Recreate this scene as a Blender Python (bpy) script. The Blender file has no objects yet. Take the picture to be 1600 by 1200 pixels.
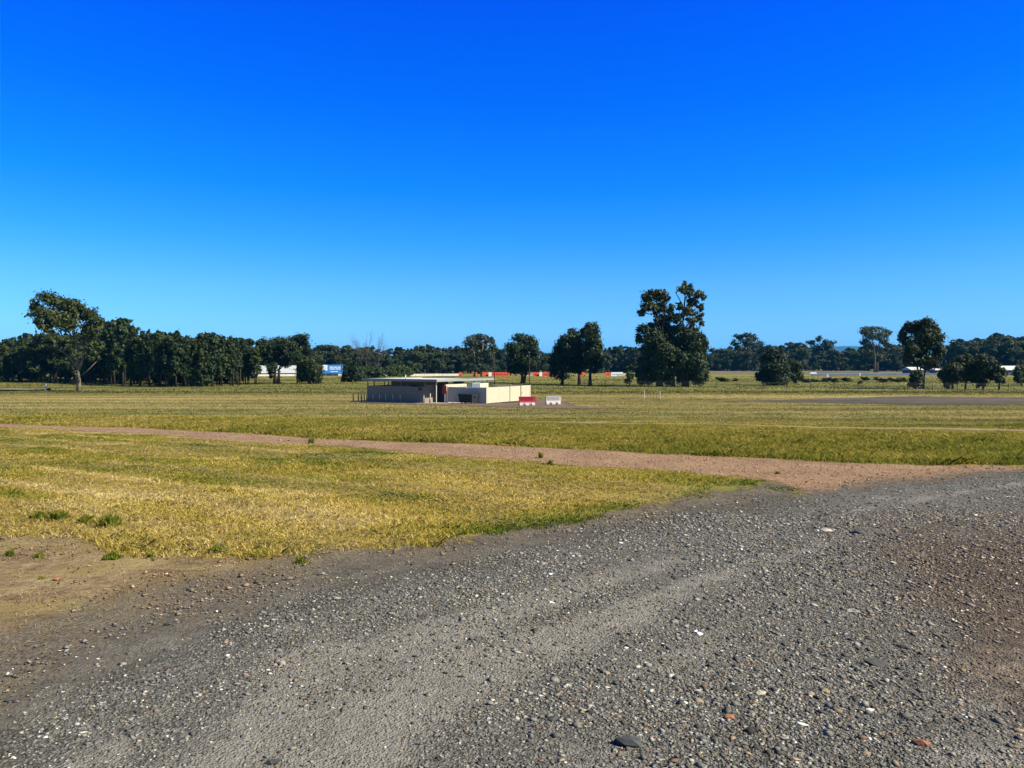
import bpy, math, random
import numpy as np
from math import radians as R, pi, sin, cos
rng = np.random.default_rng(7); random.seed(7)
scene = bpy.context.scene
C = scene.collection

# ------------------------------------------------------------------ camera, sky, sun, exposure
F = 1160.0; HOR = 568.0; EYE = 1.7            # focal length and horizon in photo pixels, eye height in metres
def gz(x, y):                                  # ground height: level near the road, then a gentle fall to the flat
    y = np.asarray(y, float)
    sp = lambda t: np.log1p(np.exp(np.clip(t, -40, 40))) + np.maximum(t - 40, 0)
    z = -.035 * 6 * (sp((y - 9) / 6) - sp((y - 80) / 6))
    w = np.exp(-((np.asarray(x, float)) ** 2 + (y - 10) ** 2) / 900)
    return z + w * .02 * (np.sin(x * .9 + y * .5) + np.sin(y * 1.3 - x * .4))
CAMZ = float(gz(0, 0)) + EYE
cd = bpy.data.cameras.new('camera'); cam = bpy.data.objects.new('camera', cd); C.objects.link(cam)
cam.location = (0, 0, CAMZ); cam.rotation_euler = (pi / 2, 0, 0)
cd.sensor_width = 36; cd.lens = F / 1600 * 36; cd.shift_y = -(600 - HOR) / 1600; cd.clip_end = 30000; cd.clip_start = .05
scene.camera = cam

SUN_EL, SUN_AZ = 42.0, 110.0                   # azimuth clockwise from +Y
W = bpy.data.worlds.new('World'); scene.world = W; W.use_nodes = True
nt = W.node_tree; bgn = nt.nodes['Background']
sky = nt.nodes.new('ShaderNodeTexSky'); sky.sky_type = 'NISHITA'; sky.sun_disc = False
sky.sun_elevation = R(SUN_EL); sky.sun_rotation = R(SUN_AZ); sky.dust_density = .3; sky.ozone_density = 3
tc = nt.nodes.new('ShaderNodeTexCoord'); sep = nt.nodes.new('ShaderNodeSeparateXYZ')
ramp = nt.nodes.new('ShaderNodeValToRGB'); mul = nt.nodes.new('ShaderNodeMix'); mul.data_type = 'RGBA'; mul.blend_type = 'MULTIPLY'
mul.inputs[0].default_value = 1
nt.links.new(tc.outputs['Generated'], sep.inputs[0]); nt.links.new(sep.outputs[2], ramp.inputs[0])
nt.links.new(sky.outputs[0], mul.inputs[6]); nt.links.new(ramp.outputs[0], mul.inputs[7]); nt.links.new(mul.outputs[2], bgn.inputs[0])
SKY = [(0.0, (.36, .72, 1.5)), (.03, (.33, .70, 1.42)), (.10, (.24, .66, 1.2)), (.16, (.10, .60, 1.25)), (.225, (.022, .53, 1.35)),
       (.33, (.001, .43, 1.6)), (.44, (.0005, .35, 1.8)), (.56, (.10, .20, .45)), (.68, (.08, .10, .14)), (1.0, (.07, .09, .12))]
el = ramp.color_ramp.elements
while len(el) < len(SKY): el.new(.5)
for e, (p, c) in zip(el, SKY): e.position = p; e.color = (*c, 1)
bgn.inputs[1].default_value = .075
sd = bpy.data.lights.new('sun', 'SUN'); sun = bpy.data.objects.new('sun', sd); C.objects.link(sun)
sd.energy = 5.0; sd.angle = R(.5); sd.color = (1, .91, .72)
sun.rotation_euler = (R(90 - SUN_EL), 0, R(180 - SUN_AZ))
scene.view_settings.view_transform = 'Standard'; scene.view_settings.look = 'None'
scene.view_settings.exposure = 1.05; scene.view_settings.gamma = 1

# ------------------------------------------------------------------ placing helpers
def G(px, py):                                 # photo pixel -> point on the ground
    u, v = (px - 800) / F, (py - HOR) / F
    lo, hi = .5, 9000.
    for _ in range(60):
        m = (lo + hi) / 2
        if CAMZ - v * m > float(gz(u * m, m)): lo = m
        else: hi = m
    return (u * lo, lo, float(gz(u * lo, lo)))
def at(px, d):                                 # point on the ground in that column at a given distance
    x = (px - 800) / F * d
    return (x, d, float(gz(x, d)))

def link(o, parent=None):
    C.objects.link(o)
    if parent is not None: o.parent = parent
    return o
def mesh_np(name, V, Fc, mat=None, parent=None, attrs=None, smooth=False):
    """V (n,3); Fc (m,k) index array"""
    V = np.asarray(V, np.float32); Fc = np.asarray(Fc, np.int32)
    me = bpy.data.meshes.new(name); m, k = Fc.shape
    me.vertices.add(len(V)); me.vertices.foreach_set('co', V.ravel())
    me.loops.add(m * k); me.loops.foreach_set('vertex_index', Fc.ravel())
    me.polygons.add(m); me.polygons.foreach_set('loop_start', np.arange(0, m * k, k, dtype=np.int32))
    me.polygons.foreach_set('loop_total', np.full(m, k, np.int32))
    if smooth: me.polygons.foreach_set('use_smooth', np.ones(m, bool))
    me.update(calc_edges=True)
    for an, av in (attrs or {}).items():
        av = np.asarray(av, np.float32)
        if av.ndim == 1:
            me.attributes.new(an, 'FLOAT', 'POINT').data.foreach_set('value', av)
        else:
            me.attributes.new(an, 'FLOAT_COLOR', 'POINT').data.foreach_set('color', np.c_[av, np.ones(len(av))].astype(np.float32).ravel())
    if mat: me.materials.append(mat)
    return link(bpy.data.objects.new(name, me), parent)

class MB:
    def __init__(s): s.v = []; s.f = []
    def add(s, vs, fs):
        b = len(s.v); s.v += [tuple(map(float, p)) for p in vs]; s.f += [tuple(b + i for i in f) for f in fs]; return s
    def box(s, x0, x1, y0, y1, z0, z1, bev=0):
        if bev:
            b = bev; L = []
            for z, i in ((z0, b), (z0 + b, 0), (z1 - b, 0), (z1, b)):
                L.append([(x0 + i + b * (i == 0), y0 + i, z), (x1 - i - b * (i == 0), y0 + i, z), (x1 - i, y0 + i + b * (i == 0), z), (x1 - i, y1 - i - b * (i == 0), z),
                          (x1 - i - b * (i == 0), y1 - i, z), (x0 + i + b * (i == 0), y1 - i, z), (x0 + i, y1 - i - b * (i == 0), z), (x0 + i, y0 + i + b * (i == 0), z)])
            return s.loft(L)
        return s.add([(x0, y0, z0), (x1, y0, z0), (x1, y1, z0), (x0, y1, z0), (x0, y0, z1), (x1, y0, z1), (x1, y1, z1), (x0, y1, z1)],
                     [(3, 2, 1, 0), (4, 5, 6, 7), (0, 1, 5, 4), (1, 2, 6, 5), (2, 3, 7, 6), (3, 0, 4, 7)])
    def loft(s, loops):
        n = len(loops[0]); vs = [p for L in loops for p in L]; fs = []
        for i in range(len(loops) - 1):
            for j in range(n):
                a, b = i * n + j, i * n + (j + 1) % n
                fs.append((a, b, b + n, a + n))
        fs.append(tuple(range(n))[::-1]); fs.append(tuple((len(loops) - 1) * n + j for j in range(n)))
        return s.add(vs, fs)
    def tube(s, pts, rads, n=7):
        pts = [np.array(p, float) for p in pts]; loops = []
        if not hasattr(rads, '__len__'): rads = [rads] * len(pts)
        for i, p in enumerate(pts):
            t = pts[min(i + 1, len(pts) - 1)] - pts[max(i - 1, 0)]; t /= np.linalg.norm(t) + 1e-9
            a = np.cross(t, (0.31, .95, .05)); a /= np.linalg.norm(a) + 1e-9; b = np.cross(t, a)
            loops.append([p + rads[i] * (a * cos(2 * pi * k / n) + b * sin(2 * pi * k / n)) for k in range(n)])
        return s.loft(loops)
    def build(s, name, mat, parent=None, smooth=False):
        me = bpy.data.meshes.new(name); me.from_pydata(s.v, [], s.f); me.update()
        if mat: me.materials.append(mat)
        if smooth:
            for p in me.polygons: p.use_smooth = True
        return link(bpy.data.objects.new(name, me), parent)
def tag(o, label, cat, group=None):
    o['label'] = label; o['category'] = cat
    if group: o['group'] = group
    return o
def thing(name, label, cat, loc, rz=0, group=None):
    o = link(bpy.data.objects.new(name, None)); o.location = loc; o.rotation_euler = (0, 0, rz); o.empty_display_size = .3
    return tag(o, label, cat, group)
def dup(root, loc, rz=None, label=None, group=None, scale=None):
    r = root.copy(); C.objects.link(r); r.location = loc
    if rz is not None: r.rotation_euler = (0, 0, rz)
    if scale is not None: r.scale = scale
    if label: r['label'] = label
    if group: r['group'] = group
    for ch in list(root.children):
        c = ch.copy(); C.objects.link(c); c.parent = r
        for g in ch.children:
            d = g.copy(); C.objects.link(d); d.parent = c
    return r

# ------------------------------------------------------------------ noise in numpy
_T = rng.random((256, 256))
def vnoise(x, y):
    x = np.asarray(x, float); y = np.asarray(y, float)
    xi = np.floor(x).astype(int); yi = np.floor(y).astype(int); fx = x - xi; fy = y - yi
    fx = fx * fx * (3 - 2 * fx); fy = fy * fy * (3 - 2 * fy)
    g = lambda a, b: _T[a & 255, b & 255]
    return (g(xi, yi) * (1 - fx) + g(xi + 1, yi) * fx) * (1 - fy) + (g(xi, yi + 1) * (1 - fx) + g(xi + 1, yi + 1) * fx) * fy
def fbm(x, y, o=4):
    t = 0; a = .5; s = 0
    for i in range(o): t = t + a * vnoise(x * 2 ** i + 17 * i, y * 2 ** i + 5 * i); s += a; a *= .55
    return t / s

# ------------------------------------------------------------------ materials
def mat(name, col, rough=.8, spec=.3, metal=0, var=.0, scale=8., bump=0., bscale=40.):
    col = tuple(c * .62 for c in col)
    m = bpy.data.materials.new(name); m.use_nodes = True; n = m.node_tree; b = n.nodes['Principled BSDF']
    b.inputs['Base Color'].default_value = (*col, 1); b.inputs['Roughness'].default_value = rough
    b.inputs['Specular IOR Level'].default_value = spec; b.inputs['Metallic'].default_value = metal
    if var:
        tx = n.nodes.new('ShaderNodeTexCoord'); nz = n.nodes.new('ShaderNodeTexNoise'); nz.inputs['Scale'].default_value = scale; nz.inputs['Detail'].default_value = 5
        cr = n.nodes.new('ShaderNodeValToRGB'); cr.color_ramp.elements[0].position = .3; cr.color_ramp.elements[1].position = .7
        cr.color_ramp.elements[0].color = (*[c * (1 - var) for c in col], 1); cr.color_ramp.elements[1].color = (*[min(c * (1 + var), .95) for c in col], 1)
        n.links.new(tx.outputs['Object'], nz.inputs['Vector']); n.links.new(nz.outputs[0], cr.inputs[0]); n.links.new(cr.outputs[0], b.inputs['Base Color'])
        if bump:
            bp = n.nodes.new('ShaderNodeBump'); bp.inputs['Strength'].default_value = bump; nz2 = n.nodes.new('ShaderNodeTexNoise'); nz2.inputs['Scale'].default_value = bscale
            n.links.new(tx.outputs['Object'], nz2.inputs['Vector']); n.links.new(nz2.outputs[0], bp.inputs['Height']); n.links.new(bp.outputs[0], b.inputs['Normal'])
    return m

ALB = .81                                       # one factor on all natural ground colours
class NG:                                       # tiny node-graph helper
    def __init__(s, name):
        s.m = bpy.data.materials.new(name); s.m.use_nodes = True; s.t = s.m.node_tree; s.b = s.t.nodes['Principled BSDF']; s.out = s.t.nodes['Material Output']
        s.geo = s.t.nodes.new('ShaderNodeNewGeometry').outputs['Position']
    def n(s, k): return s.t.nodes.new(k)
    def put(s, sock, v):
        if isinstance(v, bpy.types.NodeSocket): s.t.links.new(v, sock)
        elif isinstance(v, (tuple, list)) and sock.type == 'RGBA' and len(v) == 3: sock.default_value = (*v, 1)
        else: sock.default_value = v
    def math(s, op, a, b=0., c=None, clamp=False):
        k = s.n('ShaderNodeMath'); k.operation = op; k.use_clamp = clamp; s.put(k.inputs[0], a); s.put(k.inputs[1], b)
        if c is not None: s.put(k.inputs[2], c)
        return k.outputs[0]
    def mapr(s, v, a, b, c=0., d=1., smooth=True):
        k = s.n('ShaderNodeMapRange'); k.interpolation_type = 'SMOOTHSTEP' if smooth else 'LINEAR'
        for i, x in enumerate((v, a, b, c, d)): s.put(k.inputs[i], x)
        return k.outputs[0]
    def noise(s, scale, detail=4., rough=.6, vec=None, stretch=None, rot=0.):
        v = vec if vec is not None else s.geo
        if stretch:
            mp = s.n('ShaderNodeMapping'); s.put(mp.inputs[0], v); mp.inputs['Rotation'].default_value = (0, 0, rot); mp.inputs['Scale'].default_value = stretch; 
            mp.vector_type = 'TEXTURE' if False else 'POINT'; v = mp.outputs[0]
        k = s.n('ShaderNodeTexNoise'); s.put(k.inputs['Vector'], v); k.inputs['Scale'].default_value = scale; k.inputs['Detail'].default_value = detail; k.inputs['Roughness'].default_value = rough
        return k.outputs[0]
    def vor(s, scale, out='Color', vec=None):
        k = s.n('ShaderNodeTexVoronoi'); s.put(k.inputs['Vector'], vec if vec is not None else s.geo); k.inputs['Scale'].default_value = scale
        return k.outputs[out]
    def mix(s, f, a, b, mode='MIX'):
        k = s.n('ShaderNodeMix'); k.data_type = 'RGBA'; k.blend_type = mode; s.put(k.inputs[0], f); s.put(k.inputs[6], a); s.put(k.inputs[7], b); return k.outputs[2]
    def ramp(s, v, stops):
        k = s.n('ShaderNodeValToRGB'); e = k.color_ramp.elements
        while len(e) < len(stops): e.new(.5)
        for q, (p, c) in zip(e, stops): q.position = p; q.color = (*c, 1)
        s.put(k.inputs[0], v); return k.outputs[0]
    def attr(s, name, fac=True):
        k = s.n('ShaderNodeAttribute'); k.attribute_name = name; return k.outputs['Fac'] if fac else k.outputs['Color']
    def bump(s, h, strength, dist=.02):
        k = s.n('ShaderNodeBump'); s.put(k.inputs['Height'], h); k.inputs['Strength'].default_value = strength; k.inputs['Distance'].default_value = dist; s.t.links.new(k.outputs[0], s.b.inputs['Normal'])
    def done(s, col, rough=.95, spec=.1, alpha=None):
        col = s.mix(1., col, (ALB, ALB, ALB), 'MULTIPLY'); s.put(s.b.inputs['Base Color'], col); s.put(s.b.inputs['Roughness'], rough); s.b.inputs['Specular IOR Level'].default_value = spec
        if alpha is not None: s.put(s.b.inputs['Alpha'], alpha)
        return s.m

# ------------------------------------------------------------------ ground zones (all in metres on the ground)
def gpoly(pts): return np.array([G(*p)[:2] for p in pts])
ROAD_EDGE = gpoly([(-160, 1120), (0, 1030), (200, 962), (400, 908), (600, 868), (800, 832), (1000, 798), (1120, 777), (1230, 760), (1340, 745), (1440, 736), (1600, 728), (1900, 722)])
ROAD = np.vstack([[(-12, -6)], ROAD_EDGE, [(60, 14), (60, -10), (-12, -10)]])
DIRT = np.vstack([[(-14, -5)], gpoly([(-500, 815), (-60, 832), (60, 836), (140, 838), (200, 862), (330, 868), (480, 864), (650, 852), (830, 824), (1000, 789), (1130, 768), (1230, 752), (1260, 790), (1000, 890), (800, 950), (400, 1080), (0, 1300)]), [(-8, 0)]])
PU = gpoly([(-700, 647), (-400, 652), (-200, 657), (0, 662), (200, 668), (400, 678), (600, 690), (800, 697), (1000, 708), (1200, 717), (1300, 722), (1450, 728), (1600, 728), (1900, 721)])
PL = gpoly([(-700, 651), (-400, 657), (-200, 662), (0, 668), (150, 675), (300, 685), (400, 692), (520, 697), (600, 703), (700, 712), (800, 719), (900, 728), (1000, 733), (1100, 742), (1200, 750), (1235, 758), (1245, 772)])
PATH = np.vstack([PU[:-1], gpoly([(1600, 745), (1300, 775)]), PL[::-1]])
TU = gpoly([(560, 655.2), (640, 656), (830, 658.3), (1000, 661), (1200, 664.3), (1400, 668), (1600, 671.5), (1900, 676)])
TL = gpoly([(560, 655.6), (640, 657.0), (830, 659.6), (1000, 663.2), (1200, 667), (1400, 671), (1600, 675), (1900, 681)])
TRACK = np.vstack([TU, TL[::-1]])
APRON = gpoly([(545, 626.5), (640, 625), (830, 622), (885, 629), (900, 634), (940, 637), (965, 638.6), (940, 639.2), (860, 638.5), (700, 634), (600, 631)])
PAD = gpoly([(1120, 627.5), (1250, 623.5), (1420, 619.5), (1600, 621), (1800, 622), (1800, 636), (1600, 632), (1450, 633), (1250, 629)])
FARROAD = np.array([G(p, q)[:2] for p, q in [(-500, 602), (60, 607.5), (120, 609), (60, 610), (-500, 607)]])
RUNWAY = np.array([at(p, d)[:2] for p, d in [(1060, 330), (1290, 300), (1900, 250), (1900, 340), (1290, 420), (1060, 460)]])

def sdf(P, poly):                               # signed distance, inside positive
    P = np.asarray(P, float); x, y = P[:, 0], P[:, 1]; d2 = np.full(len(P), 1e18); ins = np.zeros(len(P), bool)
    for (ax, ay), (bx, by) in zip(poly, np.roll(poly, -1, 0)):
        ex, ey = bx - ax, by - ay; t = np.clip(((x - ax) * ex + (y - ay) * ey) / (ex * ex + ey * ey + 1e-12), 0, 1)
        d2 = np.minimum(d2, (x - ax - t * ex) ** 2 + (y - ay - t * ey) ** 2)
        c = ((ay > y) != (by > y)); ins ^= c & (x < (bx - ax) * (y - ay) / ((by - ay) if by != ay else 1e-12) + ax)
    return np.where(ins, 1, -1) * np.sqrt(d2)
def edge_dist(P, line):                         # distance to an open line and length along it
    P = np.asarray(P, float); x, y = P[:, 0], P[:, 1]; best = np.full(len(P), 1e18); al = np.zeros(len(P)); s0 = 0
    for (ax, ay), (bx, by) in zip(line[:-1], line[1:]):
        ex, ey = bx - ax, by - ay; L = math.hypot(ex, ey); t = np.clip(((x - ax) * ex + (y - ay) * ey) / (L * L), 0, 1)
        d = (x - ax - t * ex) ** 2 + (y - ay - t * ey) ** 2; k = d < best; best = np.where(k, d, best); al = np.where(k, s0 + t * L, al); s0 += L
    return np.sqrt(best), al

PUc = np.vstack([PU[0] + (PU[0] - PU[1]) * 5, PU]); TUc = np.vstack([TU[0] + (TU[0] - TU[1]) * 6, TU, [(400, float(TU[-1][1] - 60))]])
oP, oT = np.argsort(PUc[:, 0]), np.argsort(TUc[:, 0])
pdir = PL[8] - PL[3]; pdir = pdir / np.linalg.norm(pdir); PROT = math.atan2(pdir[1], pdir[0])
GP1 = G(520, 800)
def zone(x, y):
    """dryness 0 (green) .. 1 (straw) of the grass"""
    yp = np.interp(x, PUc[oP, 0], PUc[oP, 1]); yt = np.interp(x, TUc[oT, 0], TUc[oT, 1])
    a = x * pdir[0] + y * pdir[1]; b = -x * pdir[1] + y * pdir[0]
    near = .61 + .45 * (fbm(a * .12, b * .8) - .5) + .55 * (fbm(a * .6, b * 1.1 + 40) - .5)
    g1 = np.exp(-(((x - GP1[0]) * .9 + (y - GP1[1]) * .25) / 3.2) ** 2 - ((y - GP1[1]) / 1.9) ** 2); near = near + .17 * g1
    row = np.sin(b * 5.2 + 3.2 * fbm(a * .18, b * .25) + 1.5 * fbm(a * .9, b * .5)); left = np.clip((1.5 - x) / 5, 0, 1) * np.clip((y - 9) / 2, 0, 1)
    near = near + left * (.34 * np.clip(row - .45, 0, 1) / .55 * np.clip((fbm(a * .35 + 5, b * .3) - .36) * 6, 0, 1) - .10)
    near = near - .34 * np.clip((fbm(a * .45 + 60, b * .95 + 8) - .60) * 9, 0, 1) * np.clip((y - 8.5) / 2, 0, 1)
    er = edge_dist(np.stack([np.ravel(x), np.ravel(y)], 1), ROAD_EDGE)[0].reshape(np.shape(x)); near = near - .34 * np.exp(-(er / .75) ** 2) * np.clip((x + 1.2) / 1., 0, 1) * np.clip((6 - x) / 2, 0, 1)
    mid = .45 + .45 * (fbm(x * .25 + 30, y * .12) - .5) + .3 * (fbm(x * .8, y * .5 + 3) - .5)
    mid = mid + .10 * (x < -4)
    far = .53 + 1.25 * (fbm(x * .022 + 8, y * .30) - .5) - .35 * np.clip((vnoise(x * .05 + 4, y * .55) - .72) * 5, 0, 1) + .3 * (fbm(x * .15, y * .5 + 7) - .5)
    out = .30 + .28 * np.exp(-((y - 218) / 26) ** 2) + .7 * (fbm(x * .015 + 3, y * .09) - .5)
    v = np.where(y < yp, near, np.where(y < yt, mid, far))
    t = np.clip((y - 92) / 14, 0, 1); v = v * (1 - t) + out * t
    return np.clip(v, 0, 1)
def ztype(x, y):
    yp = np.interp(x, PUc[oP, 0], PUc[oP, 1]); yt = np.interp(x, TUc[oT, 0], TUc[oT, 1])
    return np.where(y < yp, 0, np.where(y < yt, 1, 2))

GSTOPS = [(0.0, (.055, .090, .009)), (.25, (.12, .152, .017)), (.48, (.235, .22, .034)), (.70, (.37, .275, .045)), (.85, (.46, .37, .12)), (1.0, (.58, .49, .23))]
def gcol(v):
    p = [s[0] for s in GSTOPS]; return np.stack([np.interp(v, p, [s[1][i] for s in GSTOPS]) for i in range(3)], 1)

def lines(fine0, fine1, step, far, grow=1.07, neg=True):
    a = list(np.arange(fine0, fine1 + 1e-6, step)); s = step
    while a[-1] < far: s *= grow; a.append(a[-1] + s)
    return a
XS = lines(-24, 24, .3, 16000, 1.09); s = .3; L = []
xl = -24
while xl > -16000: s *= 1.09; xl -= s; L.append(xl)
XS = np.array(L[::-1] + XS)
YS = np.array([-300, -120, -50, -25, -14, -8, -4, -2, -1, 0] + lines(.3, 36, .3, 16000, 1.035))
GX, GY = np.meshgrid(XS, YS); NX, NY = len(XS), len(YS)
PT = np.stack([GX.ravel(), GY.ravel()], 1); GZ = gz(PT[:, 0], PT[:, 1])
ii = (np.arange(NY - 1)[:, None] * NX + np.arange(NX - 1)[None]).ravel(); QUADS = np.stack([ii, ii + 1, ii + 1 + NX, ii + NX], 1)

g = NG('ground_grass')
dry = g.attr('dry')
n1 = g.noise(2.2, 5, .7); n2 = g.noise(.35, 4, .6, stretch=(.35, 1, 1)); n3 = g.noise(14, 3, .7); n4 = g.noise(.05, 5, .65, stretch=(.22, 1.6, 1))
v = g.math('ADD', dry, g.math('MULTIPLY', g.math('SUBTRACT', n1, .5), .55))
v = g.math('ADD', v, g.math('MULTIPLY', g.math('SUBTRACT', n2, .5), .45)); v = g.math('ADD', v, g.math('MULTIPLY', g.math('SUBTRACT', n3, .5), .5))
v = g.math('ADD', v, g.math('MULTIPLY', g.math('SUBTRACT', n4, .5), .55), clamp=True)
col = g.ramp(v, GSTOPS)
pl_ = g.math('MULTIPLY', g.attr('pale'), .55); col = g.mix(pl_, col, g.mix(v, (.11, .105, .045), (.34, .31, .13))); near_ = g.attr('near'); col = g.mix(near_, col, g.mix(.45, g.mix(1., col, (1.1, 1.0, .95), 'MULTIPLY'), (.20, .165, .085)))
soil = g.mapr(g.math('ADD', g.noise(1.3, 6, .75), g.math('MULTIPLY', near_, .06)), .58, .72)
col = g.mix(g.math('MULTIPLY', soil, .55), col, (.14, .105, .06))
g.bump(g.math('ADD', n1, n3), .6, .05)
ground_mat = g.done(col, 1, .02)
ground = mesh_np('ground', np.c_[PT, GZ], QUADS, ground_mat, attrs={'dry': zone(PT[:, 0], PT[:, 1]), 'pale': np.clip((PT[:, 1] - np.interp(PT[:, 0], TUc[oT, 0], TUc[oT, 1])) / 6, 0, 1), 'near': np.clip((120 - PT[:, 1]) / 30, 0, 1)}, smooth=True); ground['kind'] = 'structure'

def sheet(name, poly, z, m, extra=None, margin=.5):
    d = sdf(PT, poly); keep = (d > -margin)[QUADS].any(1); q = QUADS[keep]; u, inv = np.unique(q, return_inverse=True)
    at_ = {'d': d[u]}
    if extra: at_.update({k: f(PT[u]) for k, f in extra.items()})
    o = mesh_np(name, np.c_[PT[u], GZ[u] + z], inv.reshape(q.shape), m, attrs=at_, smooth=True); o['kind'] = 'structure'; return o
def sheet_fine(name, poly, z, m, n=(60, 20), margin=.5, step=None):
    lo, hi = poly.min(0) - margin, poly.max(0) + margin
    xs, ys = np.linspace(lo[0], hi[0], n[0]), np.linspace(lo[1], hi[1], n[1]); X, Y = np.meshgrid(xs, ys); P = np.stack([X.ravel(), Y.ravel()], 1)
    i = (np.arange(n[1] - 1)[:, None] * n[0] + np.arange(n[0] - 1)[None]).ravel(); q = np.stack([i, i + 1, i + 1 + n[0], i + n[0]], 1)
    d = sdf(P, poly); q = q[(d > -margin)[q].any(1)]; u, inv = np.unique(q, return_inverse=True)
    o = mesh_np(name, np.c_[P[u], gz(P[u][:, 0], P[u][:, 1]) + z], inv.reshape(q.shape), m, attrs={'d': d[u]}, smooth=True); o['kind'] = 'structure'; return o
def edge_alpha(g, amp, soft, scales=(.8, 5), shift=0.):
    d = g.math('ADD', g.attr('d'), shift); e = g.math('ADD', d, g.math('MULTIPLY', g.math('SUBTRACT', g.noise(scales[0], 4, .7), .5), amp)); e = g.math('ADD', e, g.math('MULTIPLY', g.math('SUBTRACT', g.noise(scales[1], 3, .7), .5), amp * .8))
    return g.mapr(e, -soft, soft)

# brown dirt shoulder
g = NG('dirt'); n1 = g.noise(1.6, 6, .7); n2 = g.noise(9, 5, .75); n3 = g.noise(.7, 3, .5)
col = g.ramp(g.math('ADD', g.math('MULTIPLY', n1, .55), g.math('MULTIPLY', n2, .45)), [(.30, (.075, .050, .027)), (.43, (.18, .13, .072)), (.54, (.30, .225, .125)), (.66, (.46, .375, .215))])
straw = g.mapr(g.noise(1.1, 5, .7, stretch=(.4, 1.4, 1)), .5, .62); col = g.mix(g.math('MULTIPLY', straw, .6), col, (.34, .275, .115))
grit = g.mapr(g.math('ADD', g.attr('grey'), g.math('MULTIPLY', g.math('SUBTRACT', n2, .5), .9)), .35, .75); vc = g.vor(60, 'Color')
col = g.mix(g.math('MULTIPLY', grit, .8), col, g.ramp(vc, [(.0, (.05, .048, .042)), (.6, (.145, .132, .108)), (1, (.26, .235, .185))]))
g.bump(g.math('ADD', n2, g.noise(38, 4, .75)), .8, .035)
dirt_mat = g.done(col, 1, .05, edge_alpha(g, 1.2, .15))
dirt = sheet('dirt_shoulder', DIRT, .004, dirt_mat, {'grey': lambda P: np.clip(1 + np.minimum(sdf(P, ROAD), 0) / 1.1, 0, 1)})
# red gravel path
g = NG('red_gravel'); n1 = g.noise(.9, 5, .65); n2 = g.noise(7, 5, .8); vc = g.vor(48, 'Color')
col = g.ramp(g.math('ADD', g.math('MULTIPLY', n1, .5), g.math('MULTIPLY', n2, .5)), [(.36, (.13, .078, .047)), (.5, (.27, .170, .103)), (.62, (.42, .30, .19))])
col = g.mix(.55, col, g.ramp(vc, [(0, (.08, .05, .032)), (.5, (.28, .178, .108)), (1, (.50, .37, .25))]))
g.bump(g.math('ADD', n2, g.noise(40, 3, .7)), .6, .03)
path_mat = g.done(col, 1, .05, edge_alpha(g, .9, .12))
path = sheet('dirt_track', PATH, .006, path_mat)
g = NG('pale_track'); n2 = g.noise(3, 5, .7)
pale_mat = g.done(g.ramp(n2, [(.35, (.17, .135, .065)), (.65, (.30, .25, .14))]), 1, .05, edge_alpha(g, 1.5, .3, (.35, 2), -.15))
track = sheet('pale_path', TRACK, .012, pale_mat)
# grey gravel road
g = NG('grey_gravel'); d = g.attr('d'); al = g.attr('along')
cx = g.n('ShaderNodeCombineXYZ'); g.put(cx.inputs[0], g.math('MULTIPLY', d, 1.0)); g.put(cx.inputs[1], g.math('MULTIPLY', al, .10)); sv = cx.outputs[0]
streak = g.noise(1.5, 4, .6, vec=sv); streak2 = g.noise(4.5, 3, .6, vec=sv); n1 = g.noise(1.1, 5, .65); n2 = g.noise(8, 5, .8); vc = g.vor(75, 'Color'); vc2 = g.vor(34, 'Color')
br = g.attr('brown')
base = g.ramp(vc, [(0, (.028, .028, .025)), (.4, (.115, .113, .099)), (.75, (.24, .232, .20)), (1, (.46, .44, .38))])
base = g.mix(.4, base, g.ramp(vc2, [(0, (.045, .046, .042)), (.6, (.17, .168, .15)), (1, (.36, .345, .30))]))
dust = g.mapr(g.math('ADD', g.attr('dust'), g.math('ADD', g.math('MULTIPLY', g.math('SUBTRACT', n2, .5), 1.1), g.math('MULTIPLY', g.math('SUBTRACT', streak2, .5), .6))), .25, .95)
base = g.mix(g.math('MULTIPLY', dust, .62), base, g.ramp(n2, [(.3, (.215, .205, .175)), (.7, (.42, .395, .34))]))
bb = g.mapr(g.math('ADD', br, g.math('MULTIPLY', g.math('SUBTRACT', n1, .5), 1.0)), .35, .9)
base = g.mix(g.math('MULTIPLY', bb, .7), base, g.ramp(g.math('ADD', g.math('MULTIPLY', n1, .4), g.math('MULTIPLY', n2, .6)), [(.35, (.04, .029, .02)), (.52, (.12, .083, .056)), (.64, (.31, .235, .155))]))
g.bump(g.math('ADD', g.math('MULTIPLY', g.noise(55, 3, .7), 1.2), g.math('ADD', g.math('MULTIPLY', g.vor(75, 'Distance'), .5), n2)), .9, .03)
road_mat = g.done(base, .95, .08, edge_alpha(g, 1.8, .6, (.9, 7), -.65))
bl0, bl1 = np.array(G(1270, 850)[:2]), np.array(G(1430, 1200)[:2]); bn = np.array([(bl1 - bl0)[1], -(bl1 - bl0)[0]]); bn /= np.linalg.norm(bn)
if np.dot(np.array(G(1590, 1000)[:2]) - bl0, bn) < 0: bn = -bn
def brown(P): return np.clip(((P - bl0) @ bn) / .75 * .75 + .05, 0, 1) * np.clip((10.3 - P[:, 1]) / 4, 0, 1)
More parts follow.
